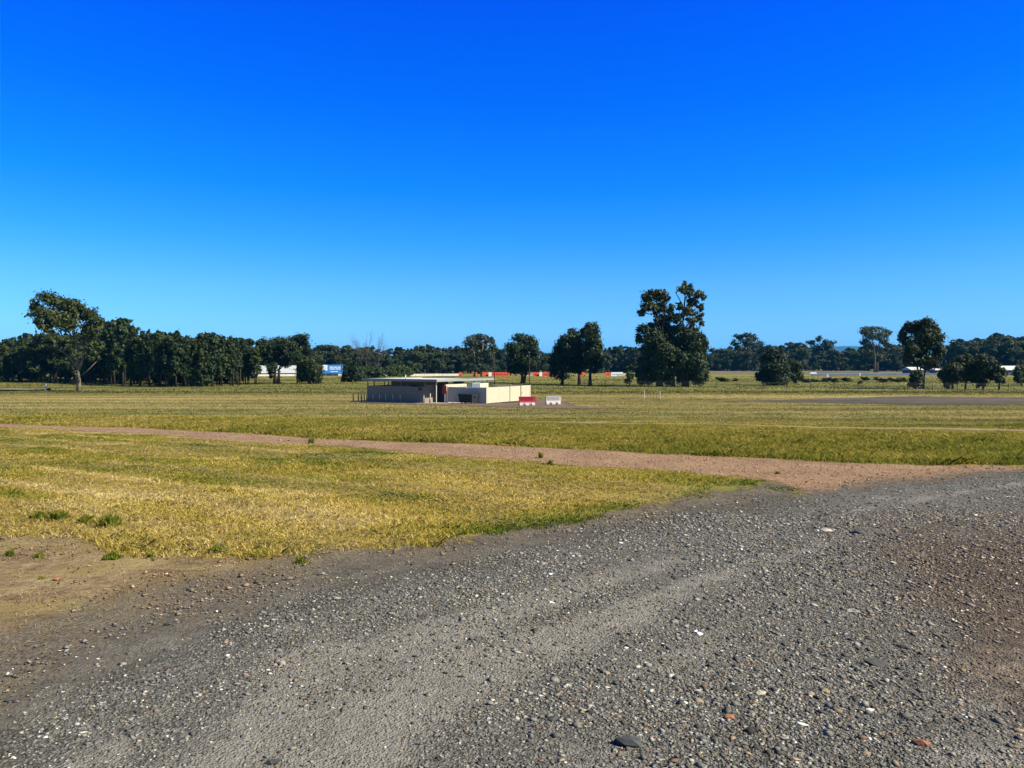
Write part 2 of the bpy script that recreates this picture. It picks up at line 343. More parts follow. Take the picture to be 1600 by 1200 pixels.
def dustf(P):
    d = sdf(P, ROAD); al = edge_dist(P, ROAD_EDGE)[1]
    v = 1.0 * (fbm(d * 1.9 + 3, al * .07) - .5) + .6 * (fbm(d * 4.5, al * .2 + 9) - .5) + .45 * (fbm(P[:, 0] * 1.1, P[:, 1] * 1.1) - .5)
    trk = sum(h_ * np.exp(-((d - d0 - .25 * (fbm(al * .3 + d0 * 7, al * 0) - .5)) / w_) ** 2) for d0, w_, h_ in ((1.05, .10, .55), (1.75, .16, .6), (2.5, .12, .5), (3.25, .2, .45), (4.3, .15, .4))) * np.clip(1.6 * fbm(al * .35, d * .9 + 20) - .2, 0, 1)
    v = v + .62 * trk
    return np.clip(v * 3.0 + .08 + .22 * np.exp(-((P[:, 1] - 3.8) / 1.8) ** 2) * np.clip(P[:, 0] + 1.2, 0, 1), 0, 1)
road = sheet('gravel_road', ROAD, .010, road_mat, {'along': lambda P: edge_dist(P, ROAD_EDGE)[1], 'brown': brown, 'dust': dustf}, 1.2)
# asphalt
g = NG('brown_apron'); n2 = g.noise(1.5, 5, .7); apron_mat = g.done(g.ramp(n2, [(.35, (.11, .078, .056)), (.65, (.2, .15, .11))]), 1, .05, edge_alpha(g, 2.5, .4, (.25, 1.2)))
sheet_fine('apron', APRON, .03, apron_mat, (90, 40), 2)
g = NG('old_asphalt'); n2 = g.noise(.6, 5, .7); n4 = g.noise(.25, 4, .6, stretch=(.15, 1, 1)); pad_mat = g.done(g.ramp(g.math('ADD', g.math('MULTIPLY', n2, .4), g.math('MULTIPLY', n4, .6)), [(.38, (.055, .049, .042)), (.55, (.10, .089, .070)), (.68, (.17, .145, .10))]), 1, .05, edge_alpha(g, 5, .8, (.12, .6)))
sheet_fine('asphalt_pad', PAD, .03, pad_mat, (110, 40), 4)
g = NG('pale_dirt'); pd_mat = g.done(g.ramp(g.noise(.4, 5, .7), [(.35, (.16, .12, .065)), (.65, (.31, .245, .145))]), 1, .05, edge_alpha(g, 6, 1, (.1, .5)))
sheet_fine('pale_dirt_strip', FARROAD, .03, pd_mat, (70, 30), 4)
g = NG('far_asphalt'); rw_mat = g.done(g.ramp(g.noise(.08, 5, .7, stretch=(.3, 1, 1)), [(.35, (.09, .086, .078)), (.65, (.21, .18, .135))]), 1, .05, edge_alpha(g, 14, 2, (.03, .15)))
sheet_fine('race_track', RUNWAY, .05, rw_mat, (80, 40), 12)

# distant hills
hp = []
for px in range(-900, 2600, 20):
    h = 6 + 12 * fbm(np.array([px * .006]), np.array([2.5]), 4)[0]
    h += 18 * math.exp(-((px - 1500) / 130) ** 2) + 12 * math.exp(-((px - 1290) / 90) ** 2) + 5 * math.exp(-((px - 860) / 60) ** 2)
    hp.append((px, h))
HD = 6000; m_ = MB(); n_ = len(hp)
V = []
for px, h in hp: V.append(((px - 800) / F * HD, HD, -6))
for px, h in hp: V.append(((px - 800) / F * (HD + 700), HD + 700, CAMZ + h / F * (HD + 700)))
for px, h in hp: V.append(((px - 800) / F * (HD + 1600), HD + 1600, -6))
m_.add(V, [(i, i + 1, i + 1 + n_, i + n_) for i in range(n_ - 1)] + [(i + n_, i + 1 + n_, i + 1 + 2 * n_, i + 2 * n_) for i in range(n_ - 1)])
hills = m_.build('hills', mat('hill_forest', (.055, .085, .07), 1, 0, 0, .3, .002), None, True); hills['kind'] = 'structure'
# ------------------------------------------------------------------ trees
def leaf_mat(name, dark, light, trans=.25):
    m = bpy.data.materials.new(name); m.use_nodes = True; t = m.node_tree; b = t.nodes['Principled BSDF']; o = t.nodes['Material Output']
    at_ = t.nodes.new('ShaderNodeAttribute'); at_.attribute_name = 'tint'
    oi = t.nodes.new('ShaderNodeObjectInfo'); ad = t.nodes.new('ShaderNodeMath'); ad.operation = 'MULTIPLY_ADD'; ad.inputs[1].default_value = .5
    t.links.new(oi.outputs['Random'], ad.inputs[0]); 
    sb = t.nodes.new('ShaderNodeMath'); sb.operation = 'SUBTRACT'; sb.inputs[1].default_value = .25; t.links.new(at_.outputs['Fac'], sb.inputs[0]); t.links.new(sb.outputs[0], ad.inputs[2])
    cr = t.nodes.new('ShaderNodeValToRGB'); cr.color_ramp.elements[0].color = (*[c * .8 for c in dark], 1); cr.color_ramp.elements[1].color = (*[c * .84 for c in light], 1)
    t.links.new(ad.outputs[0], cr.inputs[0]); t.links.new(cr.outputs[0], b.inputs['Base Color'])
    b.inputs['Roughness'].default_value = .6; b.inputs['Specular IOR Level'].default_value = .25
    tr = t.nodes.new('ShaderNodeBsdfTranslucent'); t.links.new(cr.outputs[0], tr.inputs[0]); mx = t.nodes.new('ShaderNodeMixShader'); mx.inputs[0].default_value = trans
    t.links.new(b.outputs[0], mx.inputs[1]); t.links.new(tr.outputs[0], mx.inputs[2]); t.links.new(mx.outputs[0], o.inputs[0])
    return m
L_DARK = leaf_mat('leaf_dark', (.010, .022, .005), (.044, .074, .018), .15)
L_OLIVE = leaf_mat('leaf_olive', (.016, .030, .006), (.068, .088, .020), .15)
L_FAR = leaf_mat('leaf_far', (.015, .028, .010), (.050, .072, .024), .15)
L_BRIGHT = leaf_mat('leaf_bright', (.028, .055, .010), (.075, .115, .022), .2)
BARK = mat('bark_pale', (.27, .22, .16), .95, .1, 0, .35, 3)
BARK_D = mat('bark_dark', (.085, .066, .05), 1, .05, 0, .4, 3)
BARK_G = mat('bark_dead', (.15, .13, .11), 1, .05, 0, .3, 3)

def leaves(blobs, size, cover=5., r=None, droop=.35, sub=None, fat=1.1):
    """blobs: (x,y,z,rx,ry,rz). Fills each with clumps of diamond leaf sprays."""
    r = r or rng; Cn = []; Nn = []; Tn = []
    for (x, y, z, rx, ry, rz) in blobs:
        rx, ry, rz = rx * fat, ry * fat, rz * fat; area = pi * rx * rz; la = size * size * .3; n = max(30, int(area * cover * 1.3 / la)); ns = sub or max(8, int(n / 38))
        th = r.normal(size=(ns, 3)); th /= np.linalg.norm(th, axis=1)[:, None]; rad = r.random((ns, 1)) ** .45 * .86
        sc = th * rad; k = r.integers(0, ns, n); spread = .30 * (.6 + .8 * r.random((ns, 1)))
        off = np.clip(r.normal(size=(n, 3)), -1.7, 1.7) * spread[k] * np.where(r.random((n, 1)) < .14, 1.05, .6)
        p = sc[k] + off; ctr = np.array((x, y, z)); ext = np.array((rx, ry, rz))
        Cn.append(ctr + p * ext)
        nn = off / (np.linalg.norm(off, axis=1)[:, None] + 1e-6) * .7 + p * .6 + r.normal(size=(n, 3)) * .55 + np.array((0, 0, .25)); Nn.append(nn)
        tint = r.random(ns) * .55 + .2; Tn.append(np.clip(tint[k] + r.normal(size=n) * .14, 0, 1))
    P = np.vstack(Cn); N = np.vstack(Nn); N /= np.linalg.norm(N, axis=1)[:, None] + 1e-9; T = np.concatenate(Tn); n = len(P)
    ref = r.normal(size=(n, 3)); ref[:, 2] -= droop * 4; A = ref - (ref * N).sum(1)[:, None] * N; A /= np.linalg.norm(A, axis=1)[:, None] + 1e-9; B = np.cross(N, A)
    s = size * (.55 + .8 * r.random((n, 1))); a = A * s * .62; b = B * s * .36
    V = np.stack([P - a, P + b - a * .1, P + a, P - b - a * .1], 1).reshape(-1, 3)
    return V, np.arange(n * 4).reshape(-1, 4), np.repeat(T, 4)

def grow(mb, p0, p1, r0, r1, bend=.12, n=5, r=None):
    r = r or rng; p0 = np.array(p0, float); p1 = np.array(p1, float); L = np.linalg.norm(p1 - p0); o = r.normal(size=3) * L * bend
    pts = [p0 + (p1 - p0) * t + o * sin(pi * t) for t in np.linspace(0, 1, n)]
    mb.tube(pts, list(np.linspace(r0, r1, n)), 6); return pts

def tree_px(label, name, cat, base, blobs, trunks, leaf=L_DARK, bark=BARK_D, size=.5, cover=5, group=None, depth=None, d=None, sub=None, trunk_r=.3, auto=True):
    """base: photo pixel of the foot (or column + distance d); blobs (px,py,rx,ry) and trunk polylines [(px,py),...] traced at that distance and turned to metres"""
    loc = G(*base) if d is None else at(base[0], d); D = loc[1]; k = D / F; by = HOR + (CAMZ - loc[2]) / k
    r = np.random.default_rng(abs(hash(label)) % 2 ** 31 if False else sum(map(ord, label)))
    root = thing(name, label, cat, loc, 0, group)
    Rm = max(abs(b[0] - base[0]) for b in blobs) * k if blobs else 1
    BL = []
    for (px, py, rx, ry) in blobs:
        x = (px - base[0]) * k; z = (by - py) * k; w = (rx * ry) ** .5 * k
        ymax = max(0., Rm * .8 - abs(x) * .5); y = (r.random() * 2 - 1) * ymax
        BL.append((x, y, z, rx * k, max(w, rx * k * .9), ry * k))
    mb = MB()
    tips = []
    for i, tr in enumerate(trunks):
        rr = trunk_r if not isinstance(trunk_r, (list, tuple)) else trunk_r[i]
        pts = []; yo = 0
        for j, p in enumerate(tr):
            yo += (r.random() - .5) * .3 * j; pts.append(((p[0] - base[0]) * k, yo if j else 0, max((by - p[1]) * k, -.15 if j == 0 else 0)))
        if i == 0 or tr[0][1] > base[1] - 3: pts[0] = (pts[0][0], 0, -.2)
        n = len(pts); rad = list(np.linspace(rr, rr * .35, n)); 
        if i == 0 or tr[0][1] > base[1] - 3: rad[0] = rr * 1.35
        mb.tube(pts, rad, 8); tips += pts[1:]
    if auto and tips and BL:
        for b in BL:
            c = np.array(b[:3]); q = min(tips, key=lambda t: np.linalg.norm(np.array(t) - c) + max(0, t[2] - c[2]) * 2)
            P = grow(mb, q, c, min(.09 * D / 120 + .02, .12), .025, .1, 5, r)
            for _ in range(3):
                e = c + np.clip(r.normal(size=3), -1.2, 1.2) * np.array(b[3:]) * .6; grow(mb, P[2], e, .04, .012, .12, 4, r)
    if mb.v: mb.build('trunk', bark, root, True)
    if BL:
        V, Fq, T = leaves(BL, size * .72, cover, r, sub=sub, fat=1.02 if name == 'gum_tree' else 1.08); mesh_np('crown', V, Fq, leaf, root, {'tint': T})
    return root

# big spreading gum on the left
tree_px('big spreading gum with pale forked trunk standing alone in front of the left wood', 'gum_tree', 'tree', (123, 611),
    [(88, 468, 20, 10), (74, 480, 12, 12), (102, 474, 20, 12), (122, 480, 20, 14), (140, 490, 16, 14), (155, 500, 13, 14), (92, 494, 26, 16), (72, 506, 7, 9), (66, 478, 6, 5), (118, 504, 26, 16), (148, 514, 18, 12), (98, 512, 18, 10), 
     (128, 524, 16, 9), (150, 540, 16, 11), (162, 556, 10, 8), (140, 552, 9, 6), (80, 536, 16, 8), (60, 541, 12, 6), (100, 534, 10, 7)],
    [[(123, 611), (123, 592), (122, 576)], [(122, 577), (110, 560), (97, 549), (78, 543)], [(122, 576), (121, 550), (119, 525), (112, 498)], [(123, 577), (129, 562), (133, 540), (140, 512)], [(131, 552), (142, 540), (150, 520)], [(121, 540), (108, 520), (95, 505)], [(128, 586), (140, 576), (152, 562)]],
    L_OLIVE, BARK, .52, 3.6, trunk_r=[.31, .15, .19, .2, .11, .11, .08])

# dead bare tree
dl = at(577, 205); root = thing('dead_tree', 'bare grey dead tree with fanned branches rising over the far bush', 'tree', dl); mb = MB(); rr = np.random.default_rng(5)
kk = 205 / F
def fork(p, dr, L, r0, lv):
    r0 = r0 * (.8 if lv == 4 else 1)
    q = p + dr * L; grow(mb, p, q, r0, r0 * .6, .05, 4, rr)
    if lv:
        for _ in range(3 if lv > 1 else 2):
            nd = dr + rr.normal(size=3) * .38; nd[2] = abs(nd[2]) * .9 + .3; nd /= np.linalg.norm(nd); fork(q if rr.random() < .6 else p + dr * L * .7, nd, L * (.62 + .2 * rr.random()), r0 * .58, lv - 1)
for a in (-.55, -.2, .1, .35, .6):
    dr = np.array((a * .75, rr.normal() * .2, 1.)); dr /= np.linalg.norm(dr); fork(np.array((a, 0, .3)), dr, 4.4, .13, 4)
mb.tube([(0, 0, -.2), (0, 0, 1)], [.5, .35], 8); mb.build('trunk', BARK_G, root, True)

TP = lambda *a, **k: tree_px(*a, **k)
TP('round dark twin trunked tree in front of the white billboard, right of the wood', 'tree', 'tree', (430, 600),
   [(418, 545, 16, 16), (432, 536, 18, 10), (447, 542, 14, 13), (432, 556, 20, 12), (418, 562, 12, 10), (444, 562, 10, 12), (430, 574, 9, 9), (452, 555, 8, 8), (424, 584, 5, 6)], [[(429, 600), (430, 575), (424, 550)], [(435, 600), (436, 578), (446, 552)]], L_DARK, cover=4.5)
TP('tall tree with uneven flat top above the gap between billboard and round bush', 'tree', 'tree', (466, 598),
   [(462, 530, 16, 8), (472, 527, 12, 6), (455, 540, 12, 10), (474, 540, 12, 10), (463, 552, 18, 11), (482, 547, 6, 6), (450, 558, 8, 8), (470, 562, 10, 8)], [[(466, 598), (465, 570), (462, 540)]], L_DARK, cover=4.)
TP('low round bushy tree with olive top between white and blue billboards', 'tree', 'tree', (483, 600),
   [(483, 566, 15, 10), (475, 577, 13, 12), (491, 577, 13, 12), (483, 588, 17, 10), (472, 590, 9, 8), (494, 590, 9, 8)], [[(483, 600), (483, 580)]], L_OLIVE, cover=5)
TP('pale green bush in front of the left wood', 'bush', 'bush', (312, 604),
   [(312, 578, 10, 9), (304, 588, 12, 10), (320, 588, 11, 11), (312, 595, 14, 8), (300, 596, 7, 6)], [[(310, 604), (311, 590)], [(315, 604), (316, 590)]], L_BRIGHT, cover=4.5)
TP('dark low shrub thicket right of the blue billboard, left of the toilet block', 'bush', 'bush', (548, 597),
   [(545, 583, 12, 12), (556, 578, 12, 14), (540, 590, 8, 8), (560, 589, 10, 8)], [[(548, 597), (549, 585)]], L_DARK, cover=5.5)
TP('dark shrub behind the left end of the toilet block roof', 'bush', 'bush', (585, 596), [(578, 584, 12, 11), (592, 585, 11, 11), (570, 590, 8, 7)], [[(585, 596), (585, 586)]], L_DARK, cover=5.5)
TP('yellow green bush peeping over the toilet block roof', 'bush', 'bush', (622, 590), [(610, 580, 9, 7), (622, 576, 10, 7), (636, 580, 10, 7), (624, 585, 16, 6)], [[(622, 592), (622, 584)]], L_BRIGHT, cover=5, d=235)
TP('airy domed gum behind the toilet block, left of the darker round tree', 'tree', 'tree', (748, 588),
   [(750, 527, 14, 6), (735, 534, 12, 8), (764, 533, 10, 8), (748, 540, 16, 8), (769, 546, 8, 8), (732, 548, 10, 8), (756, 552, 16, 9), (742, 562, 15, 8), (762, 564, 10, 7), (748, 574, 14, 7), (772, 540, 4, 8)], [[(741, 590), (743, 570), (740, 545)], [(752, 590), (752, 565), (755, 538)]], L_FAR, BARK, .62, 3.0, d=232, trunk_r=.3)
TP('dark round tree before the orange banners, alone left of the pointed trees', 'tree', 'tree', (817, 599),
   [(812, 530, 12, 9), (828, 534, 12, 10), (802, 544, 12, 13), (820, 548, 20, 14), (834, 550, 10, 14), (806, 562, 14, 12), (826, 566, 16, 12), (800, 574, 8, 9), (815, 577, 14, 9), (838, 566, 6, 8)], [[(816, 599), (816, 580), (812, 555)], [(818, 599), (822, 580), (828, 550)]], L_DARK, cover=5)
TP('pointed dark tree with broad left side, left of the pair at orange banners', 'tree', 'tree', (905, 601),
   [(895, 520, 9, 8), (884, 532, 12, 10), (900, 534, 9, 14), (875, 545, 12, 14), (892, 550, 16, 16), (868, 562, 10, 14), (882, 570, 17, 14), (900, 568, 10, 16), (865, 580, 8, 9), (880, 588, 12, 8), (906, 550, 6, 14)], [[(905, 601), (905, 580), (898, 545)], [(878, 601), (880, 585), (882, 560)]], L_DARK, cover=5.5)
TP('tallest pointed dark tree, right of the pair at orange banners', 'tree', 'tree', (922, 602),
   [(920, 512, 7, 9), (930, 511, 6, 9), (914, 520, 7, 10), (925, 525, 13, 12), (918, 540, 10, 14), (933, 538, 9, 16), (926, 555, 16, 14), (937, 560, 7, 16), (918, 566, 10, 12), (930, 574, 12, 11)], [[(922, 602), (922, 580), (924, 540)]], L_DARK, cover=5.5)
TP('small slim tree in the gap left of the giant dark trees', 'tree', 'tree', (984, 602), [(983, 578, 6, 6), (984, 587, 7, 7), (982, 595, 7, 5), (988, 572, 3, 4)], [[(984, 602), (984, 580)]], L_OLIVE, cover=4.5, trunk_r=.12)
TP('low dark shrub at the left foot of the giant dark trees', 'bush', 'bush', (1004, 602), [(1000, 595, 8, 6), (1010, 594, 9, 7)], [[(1004, 602), (1004, 596)]], L_DARK, cover=5)
# the giant group
TP('tall gum with round bushy head, left top of the giant dark clump', 'gum_tree', 'tree', (1033, 604),
   [(1026, 458, 16, 9), (1012, 466, 13, 10), (1035, 466, 11, 10), (1044, 464, 5, 6), (1014, 480, 14, 10), (1030, 482, 14, 12), (1003, 488, 9, 6), (1043, 484, 7, 9), (1040, 498, 14, 10), (1052, 494, 9, 10), (1030, 500, 8, 7)],
   [[(1033, 604), (1033, 570), (1034, 530), (1036, 500)], [(1034, 520), (1022, 490), (1014, 475)], [(1036, 508), (1040, 480), (1036, 462)]], L_OLIVE, BARK_D, .55, 4.2, trunk_r=[.3, .18, .18])
TP('tallest gum with open tufted head, right top of the giant dark clump', 'gum_tree', 'tree', (1068, 604),
   [(1072, 443, 7, 6), (1064, 452, 11, 7), (1078, 450, 8, 8), (1090, 460, 12, 7), (1098, 464, 5, 5), (1074, 462, 8, 5), (1082, 472, 12, 8), (1094, 480, 6, 8), (1064, 480, 8, 8), (1074, 488, 14, 9), (1092, 496, 9, 7), (1078, 502, 13, 8), (1064, 496, 10, 9), (1094, 506, 6, 5), (1082, 512, 9, 5)],
   [[(1068, 604), (1067, 560), (1067, 520), (1068, 490)], [(1068, 500), (1066, 475), (1056, 458)], [(1068, 495), (1070, 468), (1073, 445)], [(1069, 492), (1082, 474), (1092, 462)]], L_OLIVE, BARK_D, .52, 3.8, trunk_r=[.3, .16, .18, .16])
TP('massive dense dark tree forming the left half of the giant clump base', 'tree', 'tree', (1028, 604),
   [(1005, 515, 11, 9), (1020, 512, 14, 9), (1040, 512, 14, 10), (1000, 528, 7, 9), (1018, 530, 18, 14), (1042, 532, 18, 14), (1012, 548, 14, 12), (1035, 552, 20, 16), (1008, 568, 12, 12), (1030, 574, 20, 16), (1004, 584, 11, 11), (1026, 592, 18, 9), (1045, 590, 10, 12)],
   [[(1028, 604), (1028, 570), (1026, 535)]], L_DARK, BARK_D, .5, 5.5, trunk_r=.3)
TP('massive dense dark tree forming the right half of the giant clump base', 'tree', 'tree', (1074, 604),
   [(1058, 516, 12, 10), (1075, 522, 15, 10), (1092, 526, 11, 10), (1098, 536, 7, 9), (1066, 538, 18, 14), (1086, 545, 17, 14), (1062, 562, 16, 15), (1084, 568, 18, 16), (1098, 562, 8, 14), (1068, 586, 16, 14), (1090, 588, 14, 12), (1100, 582, 6, 12)],
   [[(1074, 604), (1074, 570), (1076, 540)], [(1052, 604), (1052, 580), (1060, 550)]], L_DARK, BARK_D, .5, 5.5, trunk_r=.28)
# right of it
TP('dense dome shaped dark tree reaching the ground, left of the close pair', 'tree', 'tree', (1210, 602),
   [(1210, 551, 10, 8), (1203, 562, 12, 10), (1218, 562, 11, 10), (1210, 575, 19, 13), (1200, 585, 13, 13), (1221, 585, 13, 13), (1210, 593, 20, 9), (1189, 588, 7, 8)], [[(1210, 602), (1210, 570)]], L_DARK, BARK_D, .45, 7)
TP('smaller rounded tree tucked against the right side of the dome tree', 'tree', 'tree', (1243, 599),
   [(1238, 568, 9, 8), (1246, 574, 8, 9), (1240, 584, 12, 11), (1248, 588, 7, 8)], [[(1243, 599), (1242, 580)]], L_OLIVE, BARK_D, .45, 6)
TP('dark flat topped tree on twin trunks with a bush round its foot', 'tree', 'tree', (1440, 608),
   [(1440, 504, 14, 7), (1440, 515, 13, 9), (1424, 511, 9, 9), (1457, 511, 10, 9), (1465, 518, 6, 9), (1416, 524, 8, 13), (1436, 522, 16, 13), (1456, 530, 14, 14), (1420, 544, 12, 14), (1442, 544, 18, 14), (1462, 548, 9, 14), (1424, 562, 12, 9), (1444, 562, 14, 9), (1460, 566, 8, 8), (1416, 558, 6, 8)],
   [[(1437, 608), (1436, 585), (1430, 560), (1424, 530)], [(1442, 608), (1444, 585), (1450, 560), (1455, 530)], [(1437, 585), (1440, 560), (1442, 525)]], L_OLIVE, BARK_D, .42, 5.2, trunk_r=[.2, .18, .12])
TP('dark bush at the foot of the flat topped twin trunk tree', 'bush', 'bush', (1431, 608.5), [(1430, 588, 9, 10), (1428, 597, 8, 8), (1435, 598, 8, 8), (1424, 590, 4, 6)], [[(1431, 608.5), (1431, 596)]], L_DARK, BARK_D, .4, 6, trunk_r=.1)
for i, (bx, by, lab, bl) in enumerate([
    (1488, 608, 'leftmost low spreading orchard-like tree right of the flat topped tree', [(1482, 576, 12, 9), (1494, 572, 13, 10), (1478, 588, 12, 9), (1490, 590, 13, 10), (1486, 600, 7, 6), (1472, 584, 6, 6)]),
    (1508, 608, 'second low spreading tree from the flat topped tree, with thin trunk', [(1508, 562, 13, 9), (1500, 574, 12, 10), (1518, 572, 13, 11), (1508, 586, 14, 11), (1518, 590, 10, 8)]),
    (1536, 608.5, 'widest and tallest of the low spreading trees at the right', [(1532, 562, 12, 9), (1545, 568, 12, 10), (1530, 578, 14, 12), (1548, 584, 12, 10), (1536, 592, 13, 9), (1535, 602, 7, 6)]),
    (1561, 609, 'rightmost low spreading tree of the row, in front of the white roofed shed', [(1558, 574, 9, 7), (1566, 582, 7, 8), (1558, 588, 10, 9), (1563, 595, 7, 6)])]):
    TP(lab, 'tree', 'tree', (bx, by), bl, [[(bx, by), (bx + 1, by - 18), (bl[0][0] + 3, bl[0][1] + 8)]], L_OLIVE, BARK_D, .38, 4.6, group='low spreading trees at the right', trunk_r=.14)
TP('dark rounded tree at the right border in front of the white roofed shed', 'tree', 'tree', (1596, 603), [(1592, 583, 7, 9), (1600, 578, 9, 9), (1594, 592, 8, 7), (1606, 590, 9, 9)], [[(1596, 603), (1596, 588)]], L_DARK, BARK_D, .4, 5.5, trunk_r=.15)
TP('tall umbrella headed gum on two pale trunks beyond the race track', 'gum_tree', 'tree', (1370, 580),
   [(1368, 514, 18, 5), (1352, 519, 11, 6), (1384, 520, 9, 7), (1366, 524, 18, 8), (1352, 534, 8, 8), (1382, 534, 9, 9), (1366, 542, 15, 9), (1356, 554, 9, 9), (1380, 554, 10, 10), (1368, 560, 8, 6)],
   [[(1367, 580), (1367, 555), (1362, 522)], [(1371, 580), (1371, 552), (1376, 522)]], L_OLIVE, BARK, .9, 3.2, d=345, trunk_r=.4)
TP('broad far gum with airy crown rising over the tree line left of the dome tree', 'gum_tree', 'tree', (1166, 579),
   [(1168, 523, 10, 5), (1156, 527, 9, 6), (1178, 528, 9, 6), (1150, 537, 7, 6), (1165, 536, 14, 8), (1184, 540, 10, 9), (1160, 550, 16, 9), (1182, 556, 14, 10), (1155, 564, 12, 9)], [[(1166, 579), (1167, 555), (1166, 530)]], L_FAR, BARK_D, 1.05, 3.2, d=430, trunk_r=.5)
TP('far gum with tufted lopsided crown above the tree line, centre of the right horizon', 'gum_tree', 'tree', (1279, 579),
   [(1281, 529, 7, 5), (1270, 535, 8, 5), (1288, 538, 10, 8), (1276, 545, 12, 8), (1294, 550, 10, 9), (1282, 560, 14, 10), (1300, 535, 5, 4)], [[(1279, 579), (1280, 550), (1280, 532)]], L_FAR, BARK_D, 1.05, 3.2, d=440, trunk_r=.5)

# -- prototypes for the woods: crown and trunk meshes shared by copies
def proto(kind, seed, leafm, barkm, size, H=10.):
    r = np.random.default_rng(seed); BL = []; mb = MB()
    if kind == 'upright':
        w = .13 + .05 * r.random()
        for t in np.linspace(.30, .95, 8):
            k = math.sin(pi * min(1, (t - .08) * .96)) ** .6 * (1.12 - .35 * t)
            for _ in range(2): BL.append(((r.random() - .5) * H * w * .9 * k, (r.random() - .5) * H * w * .9 * k, H * (t + .03 * r.normal()), H * w * .62 * k, H * w * .62 * k, H * .10))
        for j in range(2 if r.random() < .5 else 1):
            mb.tube([(j * .5 - .1, 0, -.2), (j * .6, 0, H * .3), (.1, 0, H * .85)], [.17, .13, .04], 6)
    elif kind == 'spread':
        top = [(r.normal() * H * .16, r.normal() * H * .14, H * (.62 + .3 * r.random())) for _ in range(9)]
        for c in top: s = H * (.09 + .07 * r.random()); BL.append((*c, s * 1.25, s * 1.25, s * .75)); grow(mb, (0, 0, H * .35), c, .1, .03, .1, 4, r)
        for _ in range(5): s = H * (.12 + .05 * r.random()); BL.append((r.normal() * H * .14, r.normal() * H * .12, H * (.3 + .25 * r.random()), s, s, s * .9))
        mb.tube([(0, 0, -.2), (r.normal() * .2, 0, H * .2), (0, 0, H * .38)], [.3, .24, .16], 7)
    else:                                       # far: whole bushy tree down to low foliage
        for t in np.linspace(.12, .9, 8):
            for _ in range(2): s = H * (.11 + .05 * r.random()) * (1.1 - .4 * t); BL.append((r.normal() * H * .13 * (1.2 - .7 * t), r.normal() * H * .12, H * (t + .05 * r.normal()), s * 1.15, s * 1.15, s * .85))
        for _ in range(2): x = r.normal() * .8; mb.tube([(x, -.3, -.2), (x, 0, H * .35), (x * .5, 0, H * .75)], [.3, .22, .07], 6)
    V, Fq, T = leaves(BL, size * .78, 3.6, r); zmax = np.percentile(V[:, 2], 99.5)
    V = V * (H / zmax)
    root = link(bpy.data.objects.new('tree', None)); root.empty_display_size = .3
    mb.build('trunk', barkm, root, True); mesh_np('crown', V, Fq, leafm, root, {'tint': T}); root['category'] = 'tree'
    return root
used = set()
MASS = []
def lod(kind, seed, H=10.):
    r = np.random.default_rng(seed); BL = []
    for t in np.linspace(.15, .9, 8):
        for _ in range(2): s = H * (.10 + .05 * r.random()) * (1.1 - .4 * t) * (.75 if kind == 'upright' else 1); BL.append((r.normal() * H * (.07 if kind == 'upright' else .13), r.normal() * H * .1, H * (t + .05 * r.normal()), s, s, s * .9))
    V, Fq, T = leaves(BL, .85, 3.2, r); V *= H / np.percentile(V[:, 2], 99.5); return V, T
LODS = {k: [lod(k, 200 + i) for i in range(5)] for k in ('upright', 'far')}
def mass_tree(loc, h, rz, kind, wide):
    V, T = LODS[kind][PR.randrange(5)]; c, q = cos(rz), sin(rz); s = h / 10.
    MASS.append((np.c_[(V[:, 0] * c - V[:, 1] * q) * s * wide, (V[:, 0] * q + V[:, 1] * c) * s * wide, V[:, 2] * s] + np.array(loc), np.clip(T + (PR.random() - .5) * .3, 0, 1)))
def flush_mass(name, m):
    V = np.vstack([a for a, b in MASS]); T = np.concatenate([b for a, b in MASS]); MASS.clear()
    o = mesh_np(name, V, np.arange(len(V)).reshape(-1, 4), m, attrs={'tint': T}); o['kind'] = 'stuff'; return o
def plant(pr, loc, h, rz, label, group, wide=1.):
    if pr in ('upright', 'far'): return mass_tree(loc, h, rz, pr, wide)
    s = h / 10.; tag(pr, label, 'tree', group) if pr.name not in used else None
    if pr.name not in used:
        used.add(pr.name); o = pr
    else: o = dup(pr, loc)
    o.location = loc; o.rotation_euler = (0, 0, rz); o.scale = (s * wide, s * wide, s); o['label'] = label; o['group'] = group
    return o
UP = [proto('upright', 20 + i, L_DARK if i % 3 else L_OLIVE, BARK_D, .5) for i in range(7)]
SP = [proto('spread', 50 + i, L_DARK if i % 2 else L_OLIVE, BARK_D, .5) for i in range(4)]
WB = [proto('far', 70 + i, L_DARK, BARK_D, .55) for i in range(3)]
FR = [proto('far', 90 + i, L_FAR, BARK_D, .55) for i in range(7)]
FS = [proto('spread', 110 + i, L_FAR if i % 2 else L_OLIVE, BARK_D, .55) for i in range(4)]
rw = np.random.default_rng(33); PR = random.Random(4)
topx = [-80, 0, 20, 45, 70, 110, 150, 165, 185, 200, 215, 240, 270, 285, 300, 320, 345, 372, 388, 402]
topy = [542, 537, 528, 522, 517, 520, 512, 502, 494, 503, 512, 516, 515, 522, 526, 517, 522, 524, 528, 534]
def wood(px, d, label, group, pr, jit=3, lower=0):
    loc = at(px, d); k = d / F; by = HOR + (CAMZ - loc[2]) / k; t = np.interp(px, topx, topy) + lower + rw.random() * jit
    plant(pr, loc, (by - t) * k, PR.random() * 6.28, label, group, .95 + .25 * rw.random())
px = -70.
